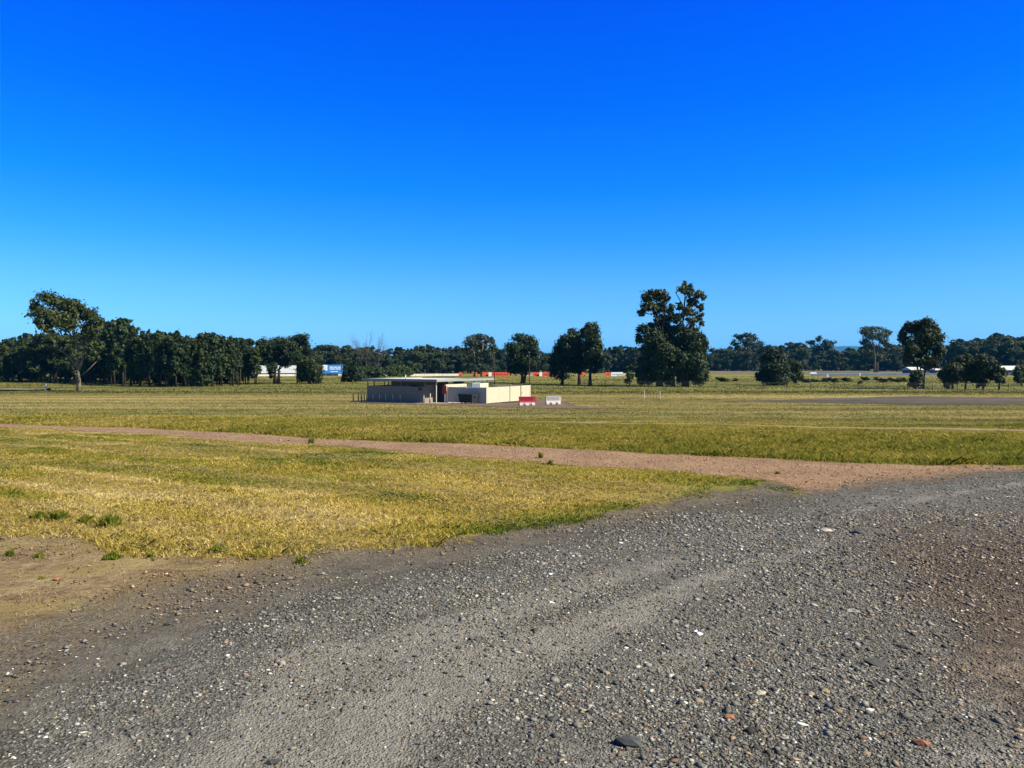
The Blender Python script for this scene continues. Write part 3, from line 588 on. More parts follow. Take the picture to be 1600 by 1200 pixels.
while px < 405:                                  # front row
    d = np.interp(px, [-70, 90, 150, 260, 330, 405], [166, 163, 150, 131, 134, 146]) + rw.normal() * 1.5
    if px < 112: lb, gp = 'dark tree in the wood to the left of the big pale trunked gum', 'wood left of the big gum'; pr = PR.choice(SP + UP[:3])
    elif px < 300: lb, gp = 'upright dark tree in the front row between the big gum and the pale bush', 'front row between gum and pale bush'; pr = PR.choice(UP)
    else: lb, gp = 'upright dark tree in the front row between pale bush and white billboard', 'front row between pale bush and billboard'; pr = PR.choice(UP)
    wood(px, d, lb, gp, pr, 13, 1); px += 11 + rw.random() * 5
for row, (dd, st, lo) in enumerate([(7, 15, 1), (15, 17, 0), (26, 16, 2), (38, 16, 4)]):
    px = -75. + row * 4
    while px < (396 if row < 3 else 380):
        d = np.interp(px, [-70, 90, 150, 260, 330, 405], [166, 163, 150, 131, 134, 146]) + dd + rw.normal() * 2
        if px < 112: lb, gp = 'dark tree in the wood to the left of the big pale trunked gum', 'wood left of the big gum'
        else: lb, gp = 'dark tree deeper in the left wood, behind the front row', 'wood behind the front row'
        wood(px, d, lb, gp, PR.choice(UP + SP) if row == 0 else 'upright' if row < 3 else 'far', 9, lo); px += st + rw.random() * 6
flush_mass('deep_wood', L_DARK)
# tree line on the horizon
hx = [380, 400, 440, 480, 500, 515, 530, 545, 560, 580, 600, 640, 660, 690, 720, 760, 790, 850, 862, 890, 950, 985, 1000, 1050, 1115, 1140, 1200, 1230, 1250, 1270, 1306, 1313, 1320, 1345, 1395, 1415, 1465, 1476, 1490, 1510, 1532, 1556, 1575, 1600, 1680]
hy = [545, 530, 535, 540, 538, 534, 542, 543, 540, 540, 545, 541, 539, 540, 538, 540, 545, 549, 551, 545, 543, 537, 537, 540, 545, 540, 538, 538, 533, 545, 541, 548, 541, 540, 535, 545, 550, 546, 532, 528, 527, 520, 524, 530, 526]
def far(px, d, pr, label, group, jit):
    loc = at(px, d); k = d / F; by = HOR + (CAMZ - loc[2]) / k; t = np.interp(px, hx, hy) + jit
    plant(pr, loc, max(4, (by - t) * k), PR.random() * 6.28, label, group, .95 + .35 * rw.random())
def seg(px):
    if px < 575: return 'far dark tree on the horizon behind the blue billboard', 'tree line behind the billboards'
    if px < 785: return 'far dark tree in the horizon line behind the toilet block', 'tree line behind the toilet block'
    if px < 1115: return 'far dark tree in the horizon line behind the orange banners', 'tree line behind the orange banners'
    if px < 1345: return 'far dark tree in the horizon line between giant clump and umbrella gum', 'tree line between giant clump and umbrella gum'
    return 'far dark tree in the horizon line right of the umbrella headed gum', 'tree line right of the umbrella gum'
for row, (st, dd, lo) in enumerate([(15, 0, 8), (14, 18, 1), (12, 40, 0), (13, 65, 3)]):
    px = 396. + row * 5
    while px < 1690:
        d = np.interp(px, [380, 560, 700, 1000, 1120, 1350, 1480, 1700], [265, 275, 300, 330, 400, 420, 330, 300]) + dd + rw.normal() * 4
        if not (990 < px < 1108 and row > 1):
            far(px, d, PR.choice(FR + FS) if row < 2 else 'far', *seg(px), lo + rw.random() ** 1.5 * 9)
        px += st * (.8 + .5 * rw.random())
flush_mass('far_wood', L_FAR)
# low dark bushes in the long grass at the right
for i, px in enumerate([1252, 1259, 1270, 1277, 1291, 1297, 1306, 1318, 1324, 1345, 1351, 1356, 1368, 1374, 1380, 1388, 1396, 1404, 1410, 1124, 1131, 1150]):
    d = 172 + rw.normal() * 9; loc = at(px, d)
    plant(WB[i % 3], loc, .45 + .5 * rw.random(), rw.random() * 6, 'low dark shrub in the long grass left of the flat topped tree' if px > 1200 else 'low shrub in the long grass right of the giant clump', 'low shrubs in the long grass' if px > 1200 else 'shrubs right of the giant clump', 4.6)
for pr in UP + SP + WB + FR + FS:               # a kind that found no place is dropped
    if pr.name not in used:
        for ch in list(pr.children): bpy.data.objects.remove(ch)
        bpy.data.objects.remove(pr)
# ------------------------------------------------------------------ building
CREAM_SHADE = mat('cream_wall_shaded', (.36, .29, .19), .75, .3, 0, .06, 3, .1, 30); CREAM_D = mat('cream_inner', (.40, .36, .28), .9, .1, 0, .1, 3)  # wall cream darkened to paint in the shade; sunlit side wall is lighter cream
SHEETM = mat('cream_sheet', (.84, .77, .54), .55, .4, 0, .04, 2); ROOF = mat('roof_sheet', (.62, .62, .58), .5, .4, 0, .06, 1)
FASCIA = mat('fascia', (.36, .42, .38), .6, .3, 0, .05, 2); POSTW = mat('white_post', (.75, .73, .66), .7, .3, 0, .08, 5)
DARK = mat('dark_metal', (.03, .035, .04), .6, .3, 0, .2, 4); DOOR = mat('door_paint', (.035, .045, .07), .5, .4, 0, .1, 3)
BRICK = mat('brown_brick', (.16, .10, .06), .9, .1, 0, .3, 6); CONC = mat('concrete', (.50, .47, .41), .95, .1, 0, .12, 3)
WHITEP = mat('white_plastic', (.60, .58, .52), .45, .4, 0, .05, 3); REDP = mat('red_plastic', (.46, .025, .045), .45, .4, 0, .12, 3)
STEEL = mat('grey_blue_metal', (.36, .46, .50), .45, .4, .2, .08, 3); GREYM = mat('galvanised', (.35, .36, .36), .5, .4, .4, .1, 6)
AL = R(32); e1 = np.array((cos(AL), -sin(AL))); e2 = np.array((sin(AL), cos(AL)))
Cc = np.array(G(760, 631)[:2]); QS = Cc[1] / 80.6; A0 = Cc - e1 * 5.3 * QS; K = A0 - e2 * 2.0 * QS; kz = float(gz(*K))
bld = thing('toilet_block', 'low cream toilet block with flat overhanging roof beside the fenced yard', 'building', (K[0], K[1], kz), -AL); bld.scale = (QS,) * 3
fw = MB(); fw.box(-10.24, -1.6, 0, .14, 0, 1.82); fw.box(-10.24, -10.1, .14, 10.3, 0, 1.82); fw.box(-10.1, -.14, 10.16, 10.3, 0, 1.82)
fw.box(-1.74, -1.6, .14, 2.3, 0, 2.02); fw.build('wall', CREAM_SHADE, bld)
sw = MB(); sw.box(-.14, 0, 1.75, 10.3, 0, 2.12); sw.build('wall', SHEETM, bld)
iw = MB(); iw.box(-7.9, -1.76, 1.7, 1.82, 0, 2.38); iw.box(-7.9, -7.78, 1.82, 9.9, 0, 2.34); iw.box(-4.3, -4.18, .16, 1.68, 0, 2.0); iw.box(-1.56, -.16, 5.2, 5.32, 0, 2.36); iw.build('partition', CREAM_D, bld)
pb = MB(); pb.box(-1.58, -.15, 2.3, 2.42, 0, 2.44); pb.box(-.155, -.14, 1.75, 2.3, 0, 2.44); pb.build('porch_wall', BRICK, bld)
dr = MB(); dr.box(-1.45, -.65, 2.27, 2.298, .05, 2.08); door = dr.build('door', DOOR, bld); hb = MB(); hb.tube([(-.75, 2.25, 1.0), (-.75, 2.2, 1.0), (-.87, 2.2, 1.0)], .014, 6); hb.build('handle', GREYM, door)
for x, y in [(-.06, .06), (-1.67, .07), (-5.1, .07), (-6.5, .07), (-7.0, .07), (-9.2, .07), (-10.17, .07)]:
    p = MB(); z0 = 0 if x > -.2 else 1.82; p.box(x - .045, x + .045, y - .045, y + .045, z0 + (.2 if x == -1.67 else 0), 2.45); p.build('post', POSTW if x > -.2 else CREAM_SHADE, bld)
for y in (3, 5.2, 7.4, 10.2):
    p = MB(); p.box(-.11, -.03, y - .04, y + .04, 2.12, 2.45); p.build('post', CREAM_SHADE, bld)
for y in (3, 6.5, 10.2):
    p = MB(); p.box(-10.21, -10.13, y - .04, y + .04, 1.82, 2.45); p.build('post', CREAM_SHADE, bld)
sl = MB(); sl.box(-11.2, .9, -1.0, 11.2, -.12, .035); sl.build('slab', CONC, bld)
rf = MB()                                       # ribbed roof sheet
nrib = 90
xs = np.linspace(-10.75, .32, nrib * 4 + 1); zs = [2.60 + (.025 if i % 4 in (0, 1) else 0) for i in range(len(xs))]
rf.add([(x, -.32, z) for x, z in zip(xs, zs)] + [(x, 10.95, z - .10) for x, z in zip(xs, zs)], [(i, i + 1, i + 1 + len(xs), i + len(xs)) for i in range(len(xs) - 1)])
rf.box(-10.72, .27, -.28, 10.9, 2.40, 2.47); roof = rf.build('roof', ROOF, bld)
fa = MB(); fa.box(-10.8, .37, -.40, -.33, 2.42, 2.68); fa.box(-10.8, .37, 10.96, 11.03, 2.36, 2.55); fa.box(-10.84, -10.77, -.33, 10.96, 2.40, 2.66); fa.box(.30, .375, -.33, 10.96, 2.40, 2.665)
fa.build('fascia', FASCIA, roof)
vp = MB(); vp.tube([(-5.4, 1.2, 2.55), (-5.4, 1.2, 3.05)], .07, 10); vp.tube([(-5.4, 1.2, 3.05), (-5.4, 1.2, 3.12)], .11, 10); vp.build('vent_pipe', POSTW, roof, True)
vt = MB(); 
for i in range(4): vt.box(-2.45, -2.05, -.03, -.003, 1.40 + i * .085, 1.45 + i * .085)
vt.box(-2.5, -2.45, -.035, -.003, 1.36, 1.74); vt.box(-2.05, -2.0, -.035, -.003, 1.36, 1.74); vt.build('vent', DARK, bld)
for i, y in enumerate((4.6, 5.2)):
    wv = MB(); wv.tube([(.0, y, 1.72), (.06, y, 1.72)], .10, 10); wv.build('vent', GREYM, bld)
# grey-blue unit on the side wall
ub = MB(); o_ = K + (e2 * 6.6 + e1 * .05) * QS
unit = thing('cooling_unit', 'grey blue metal box unit mounted high on the lit side wall above the fence', 'cooling unit', (o_[0], o_[1], kz + 1.3 * QS), -AL); unit.scale = (QS,) * 3
MB().box(0, .75, -.8, .8, 0, .88, .03).build('casing', STEEL, unit)
lv = MB()
for i in range(7): lv.box(.752, .775, -.66, .66, .09 + i * .1, .14 + i * .1)
lv.build('louvre', GREYM, unit); MB().box(0, .7, -.7, -.62, -.25, -.005).box(0, .7, .62, .7, -.25, -.005).build('bracket', GREYM, unit)

# corrugated yard fence
fz = float(gz(*Cc)); fen = thing('sheet_fence', 'cream sheet metal yard fence wrapping the corner in front of the toilet block', 'fence', (Cc[0], Cc[1], fz), -AL); fen.scale = (QS,) * 3
def corr(p0, p1, z0, z1, th=.035, pitch=.18):
    p0, p1 = np.array(p0, float), np.array(p1, float); L = np.linalg.norm(p1 - p0); u = (p1 - p0) / L; nn = np.array((u[1], -u[0])); m = MB(); pr = []
    n = int(L / pitch)
    for i in range(n):
        for a, q in ((0, 0), (.35, 0), (.5, 1), (.85, 1)): pr.append(p0 + u * ((i + a) / n * L) + nn * th * q)
    pr.append(p1)
    f = [(*p, z0) for p in pr] + [(*p, z1) for p in pr] + [(*(p - nn * .012), z0) for p in pr] + [(*(p - nn * .012), z1) for p in pr]; k = len(pr)
    m.add(f, [(i, i + 1, i + 1 + k, i + k) for i in range(k - 1)] + [(i + 1 + 2 * k, i + 2 * k, i + 3 * k, i + 1 + 3 * k) for i in range(k - 1)] + [(i + k, i + 1 + k, i + 1 + 3 * k, i + 3 * k) for i in range(k - 1)])
    return m
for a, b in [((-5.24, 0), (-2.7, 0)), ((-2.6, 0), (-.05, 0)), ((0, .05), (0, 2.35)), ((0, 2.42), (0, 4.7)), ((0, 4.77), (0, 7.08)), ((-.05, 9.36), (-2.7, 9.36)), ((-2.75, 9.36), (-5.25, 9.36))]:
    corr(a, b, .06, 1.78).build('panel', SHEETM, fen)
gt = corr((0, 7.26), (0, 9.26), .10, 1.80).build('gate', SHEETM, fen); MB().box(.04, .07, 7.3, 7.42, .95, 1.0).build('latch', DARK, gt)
for (x, y, mt) in [(-5.2, -.03, SHEETM), (-2.65, -.03, SHEETM), (0, 0, SHEETM), (0, 4.735, DARK), (0, 2.385, SHEETM), (0, 7.17, DARK), (0, 9.34, SHEETM), (-2.72, 9.36, SHEETM)]:
    MB().box(x - .04, x + .04, y - .04, y + .04, 0, 1.84).build('post', mt, fen)
# dark skip bin
q = Cc - (e1 * 1.75 + e2 * .95) * QS
bn_ = thing('skip_bin', 'black wheeled skip bin parked in shade against the front of the cream fence', 'bin', (q[0], q[1], fz), -AL); bn_.scale = (.9,) * 3
m = MB(); m.loft([[(-.75, -.42, .14), (.75, -.42, .14), (.75, .42, .14), (-.75, .42, .14)], [(-.88, -.56, .95), (.88, -.56, .95), (.88, .52, 1.08), (-.88, .52, 1.08)]]); m.box(-.95, -.89, -.2, .2, .75, .85); m.box(.89, .95, -.2, .2, .75, .85)
m.build('body', DARK, bn_); MB().add([(-.92, -.62, .96), (.92, -.62, .96), (.92, .56, 1.12), (-.92, .56, 1.12), (-.92, -.62, 1.0), (.92, -.62, 1.0), (.92, .0, 1.14), (.92, .56, 1.16), (-.92, .56, 1.16), (-.92, 0, 1.14)], [(3, 2, 1, 0), (0, 1, 5, 4), (1, 2, 7, 6, 5), (4, 5, 6, 9), (9, 6, 7, 8), (3, 0, 4, 9, 8), (2, 3, 8, 7)]).build('lid', DARK, bn_)
for x in (-.6, .6):
    for y in (-.3, .3): MB().tube([(x - .03, y, .075), (x + .03, y, .075)], .075, 12).build('wheel', DARK, bn_)
# bollards
BOL = mat('bollard_dark', (.03, .045, .05), .7, .3, 0, .2, 5)
def bollard(px, py, h, m, label, group):
    p = G(px, py); o = MB().tube([(0, 0, -.1), (0, 0, h - .04), (0, 0, h)], [.06, .06, .03], 10).build('bollard', m, None, True); o.location = p; return tag(o, label, 'bollard', group)
for px, py in [(552, 627.3), (560, 626.8), (564.5, 626.2), (569.3, 625.8)]: bollard(px, py, .88, BOL, 'dark slim bollard standing clear of the left end of the toilet block', 'bollards left of the toilet block')
for s in (9.9, 9.1, 8.2, 7.2, 6.3, 5.25, 4.15):
    p = K - (e1 * s + e2 * 1.25) * QS; o = MB().tube([(0, 0, -.1), (0, 0, .76), (0, 0, .8)], [.055, .055, .03], 10).build('bollard', BOL, None, True); o.location = (*p, float(gz(*p)))
    tag(o, 'dark slim bollard in front of the long shaded toilet block wall', 'bollard', 'bollards along the shaded wall')
for s, lb in ((1.35, 'pale bollard at the left side of the toilet block porch'), (.45, 'pale bollard at the right side of the porch next to the white corner post')):
    p = K - (e1 * s + e2 * .5) * QS; o = MB().tube([(0, 0, -.1), (0, 0, .86), (0, 0, .9)], [.05, .05, .03], 10).build('bollard', POSTW, None, True); o.location = (*p, float(gz(*p)) + .03); tag(o, lb, 'bollard', 'pale porch bollards')
# little white box
p = G(653, 628.2); bx = thing('white_box', 'small white box with dark frame standing by the shaded wall near the porch', 'box', p, -AL)
MB().box(-.24, .24, -.2, .2, 0, .58, .03).build('body', WHITEP, bx); MB().box(-.30, -.26, .1, .14, 0, 1.0).box(.26, .30, .1, .14, 0, 1.0).box(-.26, .26, .1, .14, .9, 1.0).build('frame', DARK, bx)
# red sign on post
q = A0 + (e1 * .2 - e2 * .75) * QS; sg = thing('red_sign', 'dark red sign on a thin post in front of the porch corner', 'sign', (q[0], q[1], float(gz(*q))), -AL)
MB().tube([(0, 0, -.1), (0, 0, 1.75)], .03, 8).build('post', GREYM, sg); MB().box(-.24, .24, -.06, -.035, .9, 1.68).build('panel', REDP, sg)

# plastic road barriers
def barrier(p, rz, mu, mlow, label, L=1.5):
    root = thing('road_barrier', label, 'barrier', p, rz, 'plastic road barriers'); root.scale = (.86, .86, .86); m = MB()
    prof = lambda x, g=0: [(x, -.20 + g, .30), (x, -.15 + g, .42), (x, -.12 + g, .80), (x, .12 - g, .80), (x, .15 - g, .42), (x, .20 - g, .30)]
    xs = [-L / 2, -L / 2 + .12]; 
    m.loft([prof(x) for x in (-L / 2, L / 2)])
    for z in (.46, .58, .70): m.box(-L / 2 + .14, L / 2 - .14, -.165, -.12, z, z + .055)
    m.box(-L / 2 - .03, L / 2 + .03, -.15, .15, .80, .88, .02); m.box(L / 2, L / 2 + .12, -.05, .05, .3, .78); m.build('body', mu, root)
    b = MB(); 
    for a, c in ((-.5, -.30), (-.12, .12), (.30, .5)): b.loft([[(a * L, -.29, 0), (c * L, -.29, 0), (c * L, .29, 0), (a * L, .29, 0)], [(a * L - .0, -.28, .12), (c * L, -.28, .12), (c * L, .28, .12), (a * L, .28, .12)], [(a * L, -.205, .298), (c * L, -.205, .298), (c * L, .205, .298), (a * L, .205, .298)]])
    b.box(-.299 * L, -.121 * L, -.22, .22, .16, .297); b.box(.121 * L, .299 * L, -.22, .22, .16, .297); b.build('foot', mlow, root)
    return root
barrier(G(823, 634), R(14), REDP, WHITEP, 'red plastic road barrier with white foot beside the yard fence corner')
barrier(G(864, 632.3), R(14), WHITEP, WHITEP, 'all white plastic road barrier standing right of the red one')
# posts and fences
def wirefence(name, label, pts, h, mpost, wires, rpost=.03, special=None, hs=None):
    x0, y0 = pts[0]; z0 = float(gz(x0, y0)); root = thing(name, label, 'fence', (x0, y0, z0)); w = MB()
    tops = []
    for i, (x, y) in enumerate(pts):
        z = float(gz(x, y)) - z0; r_ = rpost; mm = mpost; hh = h
        if special and i in special: mm, r_ = POSTW, .055; hh = h * 1.05
        MB().tube([(x - x0, y - y0, z - .1), (x - x0, y - y0, z + hh)], r_, 6).build('post', mm, root); tops.append((x - x0, y - y0, z))
    for f in wires:
        w.tube([(a, b, c + h * f) for a, b, c in tops], .006, 4)
    w.build('wire', GREYM, root); return root
a, b = np.array(G(992, 622.5)[:2]), np.array(G(1031, 624)[:2])
wirefence('wire_fence', 'short wire fence with two white posts on the grass right of the white barrier', [tuple(a + (b - a) * t) for t in (0, .13, .26, .38, .5, .62, .74, .87, 1)], .9, DARK, (.3, .6, .95), .012, {3, 8})
fp = [np.array(at(px, d)[:2]) for px, d in [(880, 128), (1120, 121), (1380, 116), (1700, 110)]]; pts = []
for a, b in zip(fp[:-1], fp[1:]):
    n = int(np.linalg.norm(b - a) / 3.4)
    pts += [tuple(a + (b - a) * i / n) for i in range(n)]
wirefence('paddock_fence', 'long post and wire paddock fence before the right hand trees', pts, 1.15, DARK, (.25, .55, .8, .97), .035)
lp = [tuple(at(px, 125)[:2]) for px in (1562, 1580, 1598, 1620, 1645)]
p = at(71.5, 113); o = MB().box(-.12, .12, -.05, .05, -.1, 1.15, .02).build('marker_post', POSTW); o.location = p; tag(o, 'short white marker post left of the big gum trunk', 'post')
TP('small dark weed clump beside the white marker post by the big gum', 'bush', 'bush', (76, 610.5), [(76, 608, 3, 2)], [[(76, 610.5), (76, 609)]], L_DARK, BARK_D, .25, 5, trunk_r=.03)
for px, d, top, lb in ((772.5, 132, 551, 'thin light pole behind the yard fence, in front of the airy gum'), (827, 130, 550, 'thin light pole in front of the dark round tree by the barriers')):
    q = at(px, d); H = (CAMZ - q[2]) + (HOR - top) / F * d; rt = thing('light_pole', lb, 'pole', q)
    MB().tube([(0, 0, -.1), (0, 0, H * .5), (0, 0, H)], [.085, .07, .045], 8).build('pole', BARK_D, rt, True); MB().box(-.22, .22, -.1, .1, H - .08, H + .03).build('lamp_head', GREYM, rt)

# ------------------------------------------------------------------ race track furniture far behind
WALLW = mat('white_wall', (.78, .77, .72), .8, .2, 0, .08, .8); ORANGE = mat('orange_banner', (.62, .10, .035), .7, .2, 0, .12, .6); BLUE = mat('blue_sign', (.03, .22, .62), .6, .3, 0, .06, .5)
WSIGN = mat('white_sign', (.72, .78, .80), .6, .3, 0, .04, .5); REDT = mat('red_lettering', (.33, .02, .015), .7, .2, 0, .1, 1); TYRE = mat('tyres', (.06, .045, .04), .9, .1, 0, .4, 2); BLUET = mat('blue_lettering', (.12, .22, .42), .7, .2); GREYT = mat('grey_sheet', (.42, .43, .40), .8, .2, 0, .1, .5)
TD = 248.
def tp(px, d=TD): return np.array(at(px, d)[:2])
def wallrun(name, label, px0, px1, h, m, d=TD, th=.35, cat='wall', z0=0.):
    hl = .23 * abs(px1 - px0) / F * d; a, b = tp(px0, d - hl), tp(px1, d + hl); u = (b - a) / np.linalg.norm(b - a); L = np.linalg.norm(b - a); z = float(gz(*a)); m_ = MB(); n = max(1, int(L / 3.0))
    for i in range(n): m_.box(i * L / n + .02, (i + 1) * L / n - .02, 0, th, z0, h, .02)
    o = m_.build(name, m); o.location = (*a, z); o.rotation_euler = (0, 0, math.atan2(u[1], u[0])); return tag(o, label, cat)
wallrun('concrete_wall', 'long white concrete track wall below the billboards at the left', 336, 548, .62, WALLW, 244)
wallrun('concrete_wall', 'white concrete track wall showing just above the toilet block roof', 575, 719, .72, WALLW, 243)
wallrun('concrete_wall', 'pale grey track wall running right from the orange banners', 960, 1010, .9, GREYT, 243)
wallrun('tyre_wall', 'low dark tyre wall between white billboard and white concrete wall', 392, 540, 1.0, TYRE, 246.5, .6)
def sign(name, label, poly, d, m, cat='billboard', legs=True, marks=(), ml=None, clear=None, th=.12):
    px0 = sum(p[0] for p in poly) / len(poly); loc = at(px0, d); k = d / F; by = HOR + (CAMZ - loc[2]) / k; root = thing(name, label, cat, loc, R(26)); k2 = k / cos(R(26))
    pr = [((x - px0) * k2, (by - y) * k) for x, y in poly]; b = MB(); b.loft([[(x, 0, z) for x, z in pr], [(x, th, z) for x, z in pr]]); b.build('panel', m, root)
    for (x0, x1, y0, y1, mm) in marks:
        MB().box((x0 - px0) * k2, (x1 - px0) * k2, -.03, -.004, (by - y1) * k, (by - y0) * k).build('lettering', mm, root)
    if legs:
        xs = [x for x, z in pr]; zb = min(z for x, z in pr); zt = max(z for x, z in pr)
        for t in (.15, .5, .85): x = min(xs) + (max(xs) - min(xs)) * t; MB().box(x - .06, x + .06, th + .01, th + .13, -.1, zb + (zt - zb) * .7).build('leg', GREYM, root)
    return root
sign('billboard', 'long white billboard with slanted ends and small blue lettering behind the round trees', [(398, 585), (466, 585), (466, 571), (405, 571)][::-1], 250, WSIGN, marks=[(455, 458.5, 576.6, 578.2, BLUET), (459, 460.6, 576.6, 578.2, BLUET), (461.1, 463, 576.6, 578.2, BLUET)])
sign('billboard', 'blue billboard with white left end and three lines of white lettering', [(506, 583.5), (534.5, 583.5), (534.5, 570), (506, 570)][::-1], 250, BLUE, marks=[(506, 512.5, 570.2, 579, WSIGN), (515.5, 521, 573.0, 574.6, WSIGN), (521.8, 526, 573.0, 574.6, WSIGN), (526.8, 531, 573.0, 574.6, WSIGN), (515.5, 523, 575.8, 577.3, WSIGN), (524, 531, 575.8, 577.3, WSIGN), (517, 522, 580, 581.2, WSIGN), (522.8, 527, 580, 581.2, WSIGN)])
sign('marker_cone', 'small white pointed marker at the left of the blue billboard', [(498.5, 584.5), (501.5, 584.5), (500.3, 576), (499.7, 576)][::-1], 247, WSIGN, 'marker', False)
BN = [((717, 722), ORANGE, 'narrow orange banner at the right end of the white wall over the roof', []),
      ((738.5, 745.5), ORANGE, 'small square orange banner at the foot of the airy gum', [(741, 743.2, 584.2, 586, WSIGN)]),
      ((752, 763), ORANGE, 'plain orange banner left of the small white panel', []),
      ((763.4, 768), WSIGN, 'small white panel between two orange banners', []),
      ((768.4, 797), ORANGE, 'long orange banner with dark red lettering left of the dark round tree', [(771 + i * 4.1, 773.6 + i * 4.1, 583.6, 586.2, REDT) for i in range(6)]),
      ((819, 832), GREYT, 'greyish banner with dark lettering right of the dark round tree', [(821, 824, 583.8, 586, REDT), (825, 829, 583.8, 586, REDT)]),
      ((832.4, 842.5), ORANGE, 'orange banner with round dark emblem', [(835.5, 838.5, 583.5, 587.2, REDT)]),
      ((842.8, 847), WSIGN, 'small cream panel in the middle of the orange banners', []),
      ((847.3, 872), ORANGE, 'long orange banner with two dark red words', [(849 + i * 2.0, 850.6 + i * 2.0, 584.6, 586.4, REDT) for i in range(5)] + [(861 + i * 2.0, 862.6 + i * 2.0, 584.6, 586.4, REDT) for i in range(5)]),
      ((872.3, 880), ORANGE, 'plain orange banner ending at the white post', []),
      ((907, 914), ORANGE, 'orange banner seen between the trunks of the pointed trees', []),
      ((945, 954), ORANGE, 'orange banner with dark lettering right of the pointed trees', [(949, 952, 583.6, 585.4, REDT)]),
      ((954.4, 974), WSIGN, 'white banner with grey lettering right of the pointed trees', [(956 + i * 3.4, 958.6 + i * 3.4, 584, 585.8, GREYM) for i in range(5)])]
for (x0, x1), mm, lb, mk in BN:
    sign('banner', lb, [(x0, 588), (x1, 588), (x1, 581.6), (x0, 581.6)][::-1], 241, mm, 'banner', False, mk, th=.08)
sign('track_marker', 'white post at the right end of the orange banners', [(880.4, 588), (882.6, 588), (882.6, 583), (880.4, 583)][::-1], 240, WSIGN, 'marker', False)
wallrun('crash_barrier', 'long low blue grey track barrier at the right beyond the grass', 1268, 1480, .75, mat('blue_grey', (.10, .15, .21), .7, .3, 0, .15, .3), 255, .2, 'barrier')
for px, d, h, lb in ((1293, 222, .95, 'small white marker board on the bright grass strip'), (1344, 250, .95, 'white marker post at the end of the dark barrier stretch')):
    o = MB().box(-.28, .28, -.05, .05, -.05, h, .01).build('marker_board', WSIGN); o.location = at(px, d); tag(o, lb, 'marker')
def shed(px, d, w, dep, h, label):
    root = thing('shed', label, 'shed', at(px, d)); x = w / 2
    b = MB(); b.box(-x, x, 0, dep, -.1, h); b.build('wall', mat('shed_wall', (.10, .15, .17), .7, .3, 0, .1, .5), root)
    r_ = MB(); e = .3; r_.loft([[(-x - e, -e, h + .004), (-x - e, dep / 2, h + dep * .16), (-x - e, dep + e, h + .004), (-x - e, dep + e, h - .1), (-x - e, -e, h - .1)], [(x + e, -e, h + .004), (x + e, dep / 2, h + dep * .16), (x + e, dep + e, h + .004), (x + e, dep + e, h - .1), (x + e, -e, h - .1)]]); r_.build('roof', WALLW, root)
    MB().box(-x * .5, -x * .1, -.06, -.005, 0, h * .8).build('door', GREYM, root); return root
shed(1592, 260, 9.5, 9, 1.9, 'white roofed shed at the right border behind the low trees')
shed(1433, 300, 4.6, 7, 1.6, 'white roofed shed glimpsed between the twin trunks of the flat topped tree')
shed(1467, 300, 2.6, 4, 1.5, 'small white roofed hut glimpsed right of the flat topped tree')
sign('low_kerb_board', 'low white board lying by the far race track', [(1264, 584), (1278, 584), (1276, 581.6), (1266, 581.6)][::-1], 300, WSIGN, 'board', False)
# ------------------------------------------------------------------ grass, gravel, rocks
BL_MAT = bpy.data.materials.new('grass_blade'); BL_MAT.use_nodes = True; t = BL_MAT.node_tree; b = t.nodes['Principled BSDF']; a_ = t.nodes.new('ShaderNodeAttribute'); a_.attribute_name = 'col'
t.links.new(a_.outputs['Color'], b.inputs['Base Color']); b.inputs['Roughness'].default_value = .7; b.inputs['Specular IOR Level'].default_value = .12
tr = t.nodes.new('ShaderNodeBsdfTranslucent'); t.links.new(a_.outputs['Color'], tr.inputs[0]); mx = t.nodes.new('ShaderNodeMixShader'); mx.inputs[0].default_value = .45
t.links.new(b.outputs[0], mx.inputs[1]); t.links.new(tr.outputs[0], mx.inputs[2]); t.links.new(mx.outputs[0], t.nodes['Material Output'].inputs[0])
def frustum(n, d0, d1, p=1., r=rng, wide=.78):
    """n ground points inside the (slightly widened) view, density ~ 1/d^p"""
    u = r.random(n)
    e = 2 - p
    d = (d0 ** e + u * (d1 ** e - d0 ** e)) ** (1 / e) if abs(e) > 1e-6 else d0 * (d1 / d0) ** u
    x = (r.random(n) * 2 - 1) * (wide * d + 3.5)
    return np.stack([x, d], 1)
def blades(P, h, w, cv, r, lean=.5, base=0.):
    n = len(P); z = gz(P[:, 0], P[:, 1]) + base; a = r.random(n) * 2 * pi; wx, wy = np.cos(a) * w, np.sin(a) * w
    lx, ly = r.normal(size=n) * lean * h, r.normal(size=n) * lean * h
    b0 = np.stack([P[:, 0] - wx, P[:, 1] - wy, z - .01], 1); b1 = np.stack([P[:, 0] + wx, P[:, 1] + wy, z - .01], 1)
    m0 = np.stack([P[:, 0] + lx * .4 - wx * .8, P[:, 1] + ly * .4 - wy * .8, z + h * .6], 1); m1 = np.stack([P[:, 0] + lx * .4 + wx * .8, P[:, 1] + ly * .4 + wy * .8, z + h * .6], 1)
    tp_ = np.stack([P[:, 0] + lx, P[:, 1] + ly, z + h], 1)
    V = np.stack([b0, b1, m1, tp_, m0], 1).reshape(-1, 3); return V, np.arange(n * 5).reshape(-1, 5), np.repeat(cv, 5, 0)
def on_grass(P, m=.0):
    k = np.ones(len(P), bool); nz = (fbm(P[:, 0] * 1.3, P[:, 1] * 1.3) - .53) * 1.3 + np.abs(np.random.default_rng(5).normal(size=len(P))) * .10
    for poly, mg in ((ROAD, .1), (DIRT, .12), (PATH, .2), (TRACK, .1), (APRON, .3), (PAD, .8)): k &= sdf(P, poly) + nz * (1 if mg < .15 else .45 if mg < .25 else 2) < .02
    return k
rg = np.random.default_rng(11)
